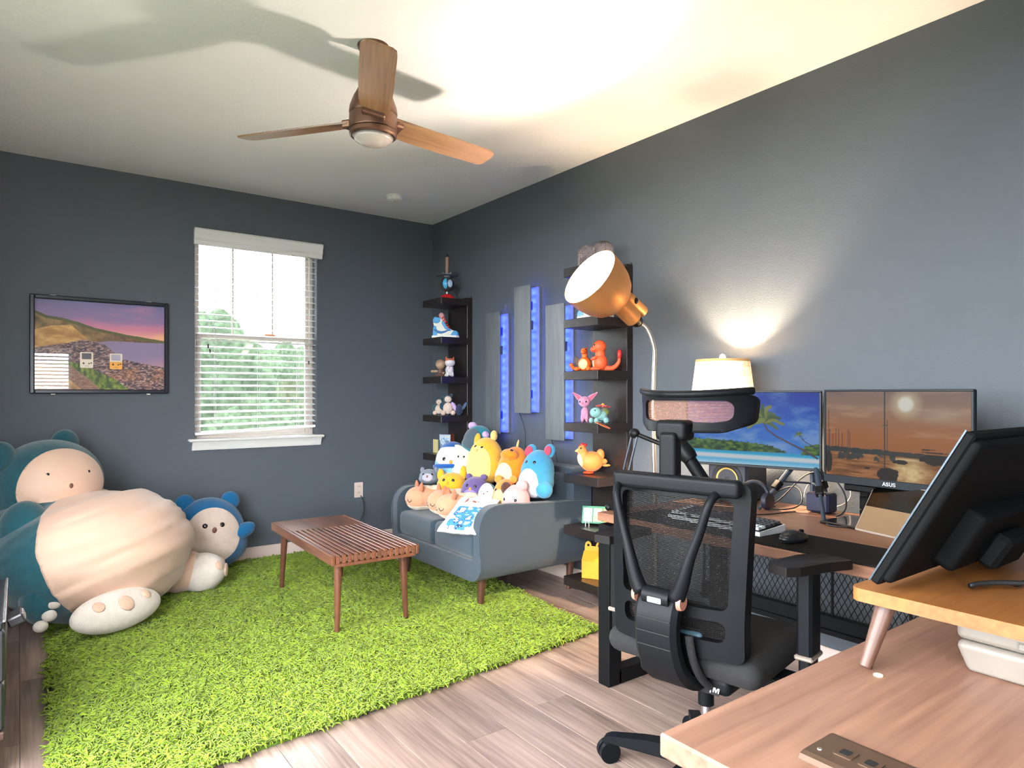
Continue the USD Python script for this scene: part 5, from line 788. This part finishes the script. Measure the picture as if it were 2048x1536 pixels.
wt_ = cat_([shift(meshkit.text_mesh('M', .018, .0006, True), (0, 0, 0)), shift(meshkit.text_mesh('83', .013, .0006), (-.028, .006, 0)), bx((-.006, -.004, 0), (-.003, .022, .0006), 0)])
lb = ch.part('hang_label', moved(bx((-.04, -.008, -.001), (.022, .026, .0), 0), trimesh.transformations.translation_matrix((-.165, -.10, .382)) @ rot('z', -90) @ rot('x', 62)), CHF, False); ch.part('label_print', moved(wt_, trimesh.transformations.translation_matrix((-.1655, -.10, .382)) @ rot('z', -90) @ rot('x', 62)), mat('label_white', (214, 210, 206), .6), False, under=lb, kind='stuff')
# headrest
def hx(y, z): return -.175+.12*(abs(y)/.19)**2.2-.15*(z-1.19)**2*20-.02*(z-1.19)
def hsheet(poly, th, off=0.):
    t = ext(poly, th, 'yz', 0); t = fine(t, .018); v, fc = t.vertices.copy(), t.faces; v[:, 0] += hx(v[:, 1], v[:, 2])+off; return trimesh.Trimesh(v, fc, process=True)
ho = bl_([(-.185, 1.155), (-.12, 1.128), (.12, 1.128), (.185, 1.155), (.192, 1.235), (.15, 1.247), (-.15, 1.247), (-.192, 1.235)]); hi2 = bl_([(-.145, 1.165), (-.1, 1.158), (.1, 1.158), (.145, 1.165), (.148, 1.222), (-.148, 1.222)])
ch.part('headrest_frame', hsheet(ho.difference(hi2), .03, -.012), CHB, 40); ch.part('headrest_net', hsheet(hi2.buffer(.006), .0016, .002), mesh_cloth('headrest_net_cloth', (128, 92, 76), 'z', 90., .36), True)
ch.part('headrest_lip', tube([(hx(y, 1.245)-.004-.0, y, 1.240+.012*(abs(y)/.19)**2) for y in np.linspace(-.185, .185, 15)], .011, 8, 30), CHB, True)
ch.part('headrest_bracket', rbox((-.235, -.05, 1.105), (-.165, .05, 1.165), .015), CHB, 40); ch.part('headrest_stem', rbox((-.25, -.028, .96), (-.205, .028, 1.13), .012), CHB, 40)
for s in (-1, 1):
    po_ = Polygon([(-.135, -.035), (-.10, -.05), (.02, -.052), (.12, -.046), (.145, -.02), (.145, .02), (.12, .044), (.02, .048), (-.10, .036), (-.135, .02)]).buffer(.004); pd = ext(po_, .026, 'xy', .745); pv_ = pd.vertices; pv_[:, 2] -= .012*(np.abs(pv_[:, 0])/.14)**3*(pv_[:, 0] > 0); pd.vertices = pv_
    M = trimesh.transformations.translation_matrix((.0, s*.315, 0)) @ rot('z', -20 if s < 0 else 2); ch.part('arm_pad', moved(pd, M), mat('arm_pad_soft', (20, 18, 17), .5, spec=.2), 30); ch.part('arm_post', cat_([bx((-.045, s*.315-.022, .50), (.035, s*.315+.022, .745), .008)]), CHB); ch.part('arm_sleeve', bx((-.04, s*.315-.017, .42), (.03, s*.315+.017, .50), .006), CHB); ch.part('arm_collar', bx((-.05, s*.315-.026, .492), (.04, s*.315+.026, .506), .004), mat('collar_metal', (170, 156, 146), .3, .6)); ch.part('arm_bracket', bx((-.05, min(s*.15, s*.33), .385), (.04, max(s*.15, s*.33), .425), .006), CHB)
# ------------------------------------------------------------------ near desk wing
nd = Thing('near_desk', 'brown wood desk in the foreground with the small riser on it', 'desk', (-1.2, -4.87, 0))
nd.part('desktop', bx((-2.187, -5.12, DZ-.036), (-.10, -4.512, DZ), .004), DWX, world=True)
for x in (-2.16, -.20):
    for y in (-4.60, -5.09): nd.part('leg', bx((x, y, 0), (x+.05, y+.05, DZ-.037), .003), BLKM, world=True)
    nd.part('leg_bar', bx((x, -5.039, DZ-.08), (x+.05, -4.601, DZ-.038), .003), BLKM, world=True)
gm = Thing('power_grommet', 'brown metal power outlet strip set into the near desktop', 'power strip', (-2.035, -4.735, DZ), rz=90); GB = mat('grommet_brown', (92, 72, 58), .4, .5)
gm.part('cover', ext([(-.05, 0), (.05, 0), (.045, .006), (.036, .008), (-.036, .008), (-.045, .006)], .12, 'yz', -.06), GB, False)
for k, x in enumerate((.018, -.016, -.044)): s_ = gm.part('socket', ext(rrect(x-.013, -.014, x+.013, .014, .004), .0022, 'xy', .0075), GB, 20); gm.part('socket_hole', ext(rrect(x-.007, -.008, x+.007, .008, .003), .0012, 'xy', .0088), mat('hole_dark', (8, 8, 9), .7), 20, under=s_)
gm.part('screw', shift(lathe([(0, .0075), (.004, .0075), (.0035, .0095), (0, .01)], 12), (.046, .018, 0)), mat('screw_grey', (150, 140, 130), .3, .7))
RW = wood('riser_oak', (118, 70, 34), (154, 100, 50), 'x', .4, 5., 1., .03)
rs = Thing('monitor_riser', 'honey-coloured wooden riser on round legs standing on the near desk', 'riser', (-1.2, -4.775, DZ)); rz_ = .88
rs.part('board', ext(rrect(-1.70, -5.0, -.70, -4.552, .022), .024, 'xy', rz_-.024), RW, 25, world=True)
for x, dx in ((-1.655, -.048), (-.745, .048)):
    for y, dy in ((-4.60, .016), (-4.95, -.016)): rs.part('leg', lathe_at([(0, 0), (.0105, 0), (.0175, 1), (0, 1)], (x+dx, y+dy, DZ+.0045), (x, y, rz_-.0295), 18), wood('riser_leg', (74, 50, 40), (108, 76, 60), 'z', .4), world=True)
wb = Thing('projector', 'white plastic case with a rounded corner and a latch under the riser', 'projector', (-1.375, -4.785, DZ)); WPL = mat('white_plastic', (124, 117, 108), .5)
def taper(lo, hi, k, r): S = m3.Manifold.sphere(r, 16); return tm_of(m3.Manifold.batch_hull([S.translate([((hi[0]-r) if i & 1 else (lo[0]+r))+(0 if i >> 2 & 1 else (k if not i & 1 else -k)), ((hi[1]-r) if i >> 1 & 1 else (lo[1]+r))+(0 if i >> 2 & 1 else (k if not i >> 1 & 1 else -k)), hi[2]-r if i >> 2 & 1 else lo[2]+r]) for i in range(8)]))
wb.part('body', taper((-.20, -.155, 0), (.2, .10, .058), .010, .012), WPL, 40); wb.part('lid', rbox((-.20, -.155, .0592), (.2, .10, .113), .011), WPL, 40); wb.part('latch', bx((-.203, -.02, .066), (-.198, .004, .079), .002), WPL); wb.part('latch_slot', bx((-.2008, -.052, .065), (-.1995, .006, .080), .0005), mat('latch_grey', (110, 104, 96), .5))
single('felt_pad', lathe([(0, 0), (.008, 0), (.008, .002), (0, .0025)], 18).apply_translation((-1.714, -4.612, DZ)), mat('felt_pale', (230, 216, 170), .8), 'small pale round felt pad on the near desk by the riser leg', 'felt pad')
# tilted monitor seen from behind
rm = Thing('tilted_monitor', 'black monitor seen from behind, tilted back on the wooden riser', 'monitor', (-1.40, -4.60, rz_+.009), rx=29); RBK = mat('monitor_back_black', (9, 10, 11), .7, spec=.1)
rm.part('panel', bx((-.29, .0, 0), (.29, .018, .325), .004), RBK); rm.part('rear_shell', taper((-.287, -.012, .012), (.287, .006, .316), .0, .010), RBK, 40); rm.part('edge_trim', bx((-.291, .0155, -.001), (-.2885, .019, .326), .0005), mat('edge_steel', (70, 80, 90), .3, .5)); rm.part('rear_housing', rbox((-.14, -.05, .04), (.18, -.004, .17), .012), RBK, 40)
rm.part('screen', bx((-.283, .0182, .006), (.283, .019, .319), 0), mat('tablet_black', (8, 8, 9), .08), False)
for k in range(7): rm.part('vent_slot', bx((-.0+k*.011, -.0135, .19), (.006+k*.011, -.0115, .27), .0005), mat('vent_grey', (44, 46, 50), .5))
rm.part('stand_leg', cat_([bx((-.05, -.085, .057), (.09, -.05, .13), .008)]) , RBK)
for k, (lab, pts, r) in enumerate((('black cable looping out from the back of the tilted monitor', [(-1.36, -4.735, 1.02), (-1.42, -4.80, .985), (-1.40, -4.86, .93), (-1.30, -4.85, .90), (-1.22, -4.80, .892)], .0045), ('black cable lying along the riser under the tilted monitor', [(-1.55, -4.70, .889), (-1.45, -4.78, .893), (-1.36, -4.83, .889), (-1.26, -4.80, .891), (-1.14, -4.83, .889)], .005), ('thick black cable arching down to the riser behind the tilted monitor', [(-1.30, -4.74, 1.0), (-1.34, -4.83, 1.0), (-1.28, -4.86, .95), (-1.33, -4.79, .895), (-1.46, -4.75, .8895)], .0055), ('black adapter cable hanging at the right of the tilted monitor', [(-1.22, -4.75, 1.01), (-1.20, -4.84, .98), (-1.25, -4.86, .90), (-1.34, -4.84, .8905)], .006))): cable(lab, pts, r, mat('cable_matt_black', (22, 22, 24), .5))
mc = Thing('pen_holder', 'glossy black cylinder standing at the right end of the riser', 'pen holder', (-1.635, -4.823, rz_)); mc.part('body', lathe([(0, 0), (.014, 0), (.016, .005), (.0135, .05), (.009, .055), (0, .055)], 24), mat('gloss_black', (16, 16, 18), .12), True); mc.part('cap', lathe([(0, .055), (.010, .055), (.009, .066), (0, .068)], 20), CHR)
# ------------------------------------------------------------------ printer at the left edge, plush bag by the sofa
pst = Thing('printer_stand', 'low dark wood stand under the black printer', 'stand', (-3.23, -2.15, 0)); DKW = wood('stand_wood', (58, 40, 32), (88, 64, 52), 'y', .5)
pst.part('top', bx((-3.46, -2.47, .12), (-2.995, -1.80, .145), .003), DKW, world=True)
for x in (-3.44, -3.04):
    for y in (-2.44, -1.86): pst.part('leg', bx((x, y, 0), (x+.035, y+.035, .12), .002), DKW, world=True)
pr = Thing('printer', 'black printer with a silver-rimmed top at the left edge', 'printer', (-3.23, -2.14, .145)); PB = mat('printer_black', (34, 34, 38), .3)
pr.part('lower_body', bx((-3.45, -2.46, .145), (-2.995, -1.82, .30), .008), PB, world=True); pr.part('upper_body', bx((-3.45, -2.46, .303), (-2.993, -1.82, .47), .008), PB, world=True); pr.part('lid', bx((-3.44, -2.455, .472), (-2.998, -1.825, .50), .006), PB, world=True); pr.part('lid_rim', cat_([bx((-2.999, -2.455, .497), (-2.991, -1.825, .504), .002), bx((-3.03, -2.44, .499), (-3.025, -1.84, .5025), .001)]), mat('rim_silver', (186, 190, 196), .2, .8), world=True, kind='stuff')
lt = pr.part('latch', moved(bx((-.012, -.055, -.016), (.035, .045, .016), .005), trimesh.transformations.translation_matrix((-2.975, -2.30, .463)) @ rot('y', -22)), PB, world=True)
for k in range(3): pr.part('latch_rib', moved(bx((.028, -.03+k*.024, -.012), (.037, -.018+k*.024, .012), .001), trimesh.transformations.translation_matrix((-2.975, -2.30, .463)) @ rot('y', -22)), mat('rim_silver', (186, 190, 196), .2, .8), under=lt, world=True)
pb = Thing('plush_ghost', 'tall pale grey-green plush with a pointed top beside the far sofa arm', 'plush toy', (-.70, -.74, 0)); gb = blob([((0, 0, .13), (.07, .07, .12)), ((0, 0, .24), (.045, .045, .10)), ((.0, .01, .33), (.018, .02, .07))], .01, 8); gb.vertices[:, 2] = np.maximum(gb.vertices[:, 2], .006); pb.part('body', gb, plush('ghost', (196, 200, 186)), True); pb.part('band', moved(lathe([(.060, -.004), (.0655, 0), (.060, .004)], 30), trimesh.transformations.translation_matrix((0, 0, .185))), mat('band_dark', (70, 74, 76), .8), True)
cable('black cable along the wall behind the coffee table', [(-.69, -.02, .40), (-.67, -.04, .28), (-.72, -.05, .19), (-.88, -.05, .18), (-.98, -.045, .16), (-1.0, -.05, .06)], .004)
cable('black cord on the floor behind the sofa and shelf', [(-.08, -1.9, .02), (-.12, -2.05, .01), (-.06, -2.2, .012), (-.14, -2.45, .01), (-.2, -2.6, .01), (-.12, -2.8, .01)], .005)
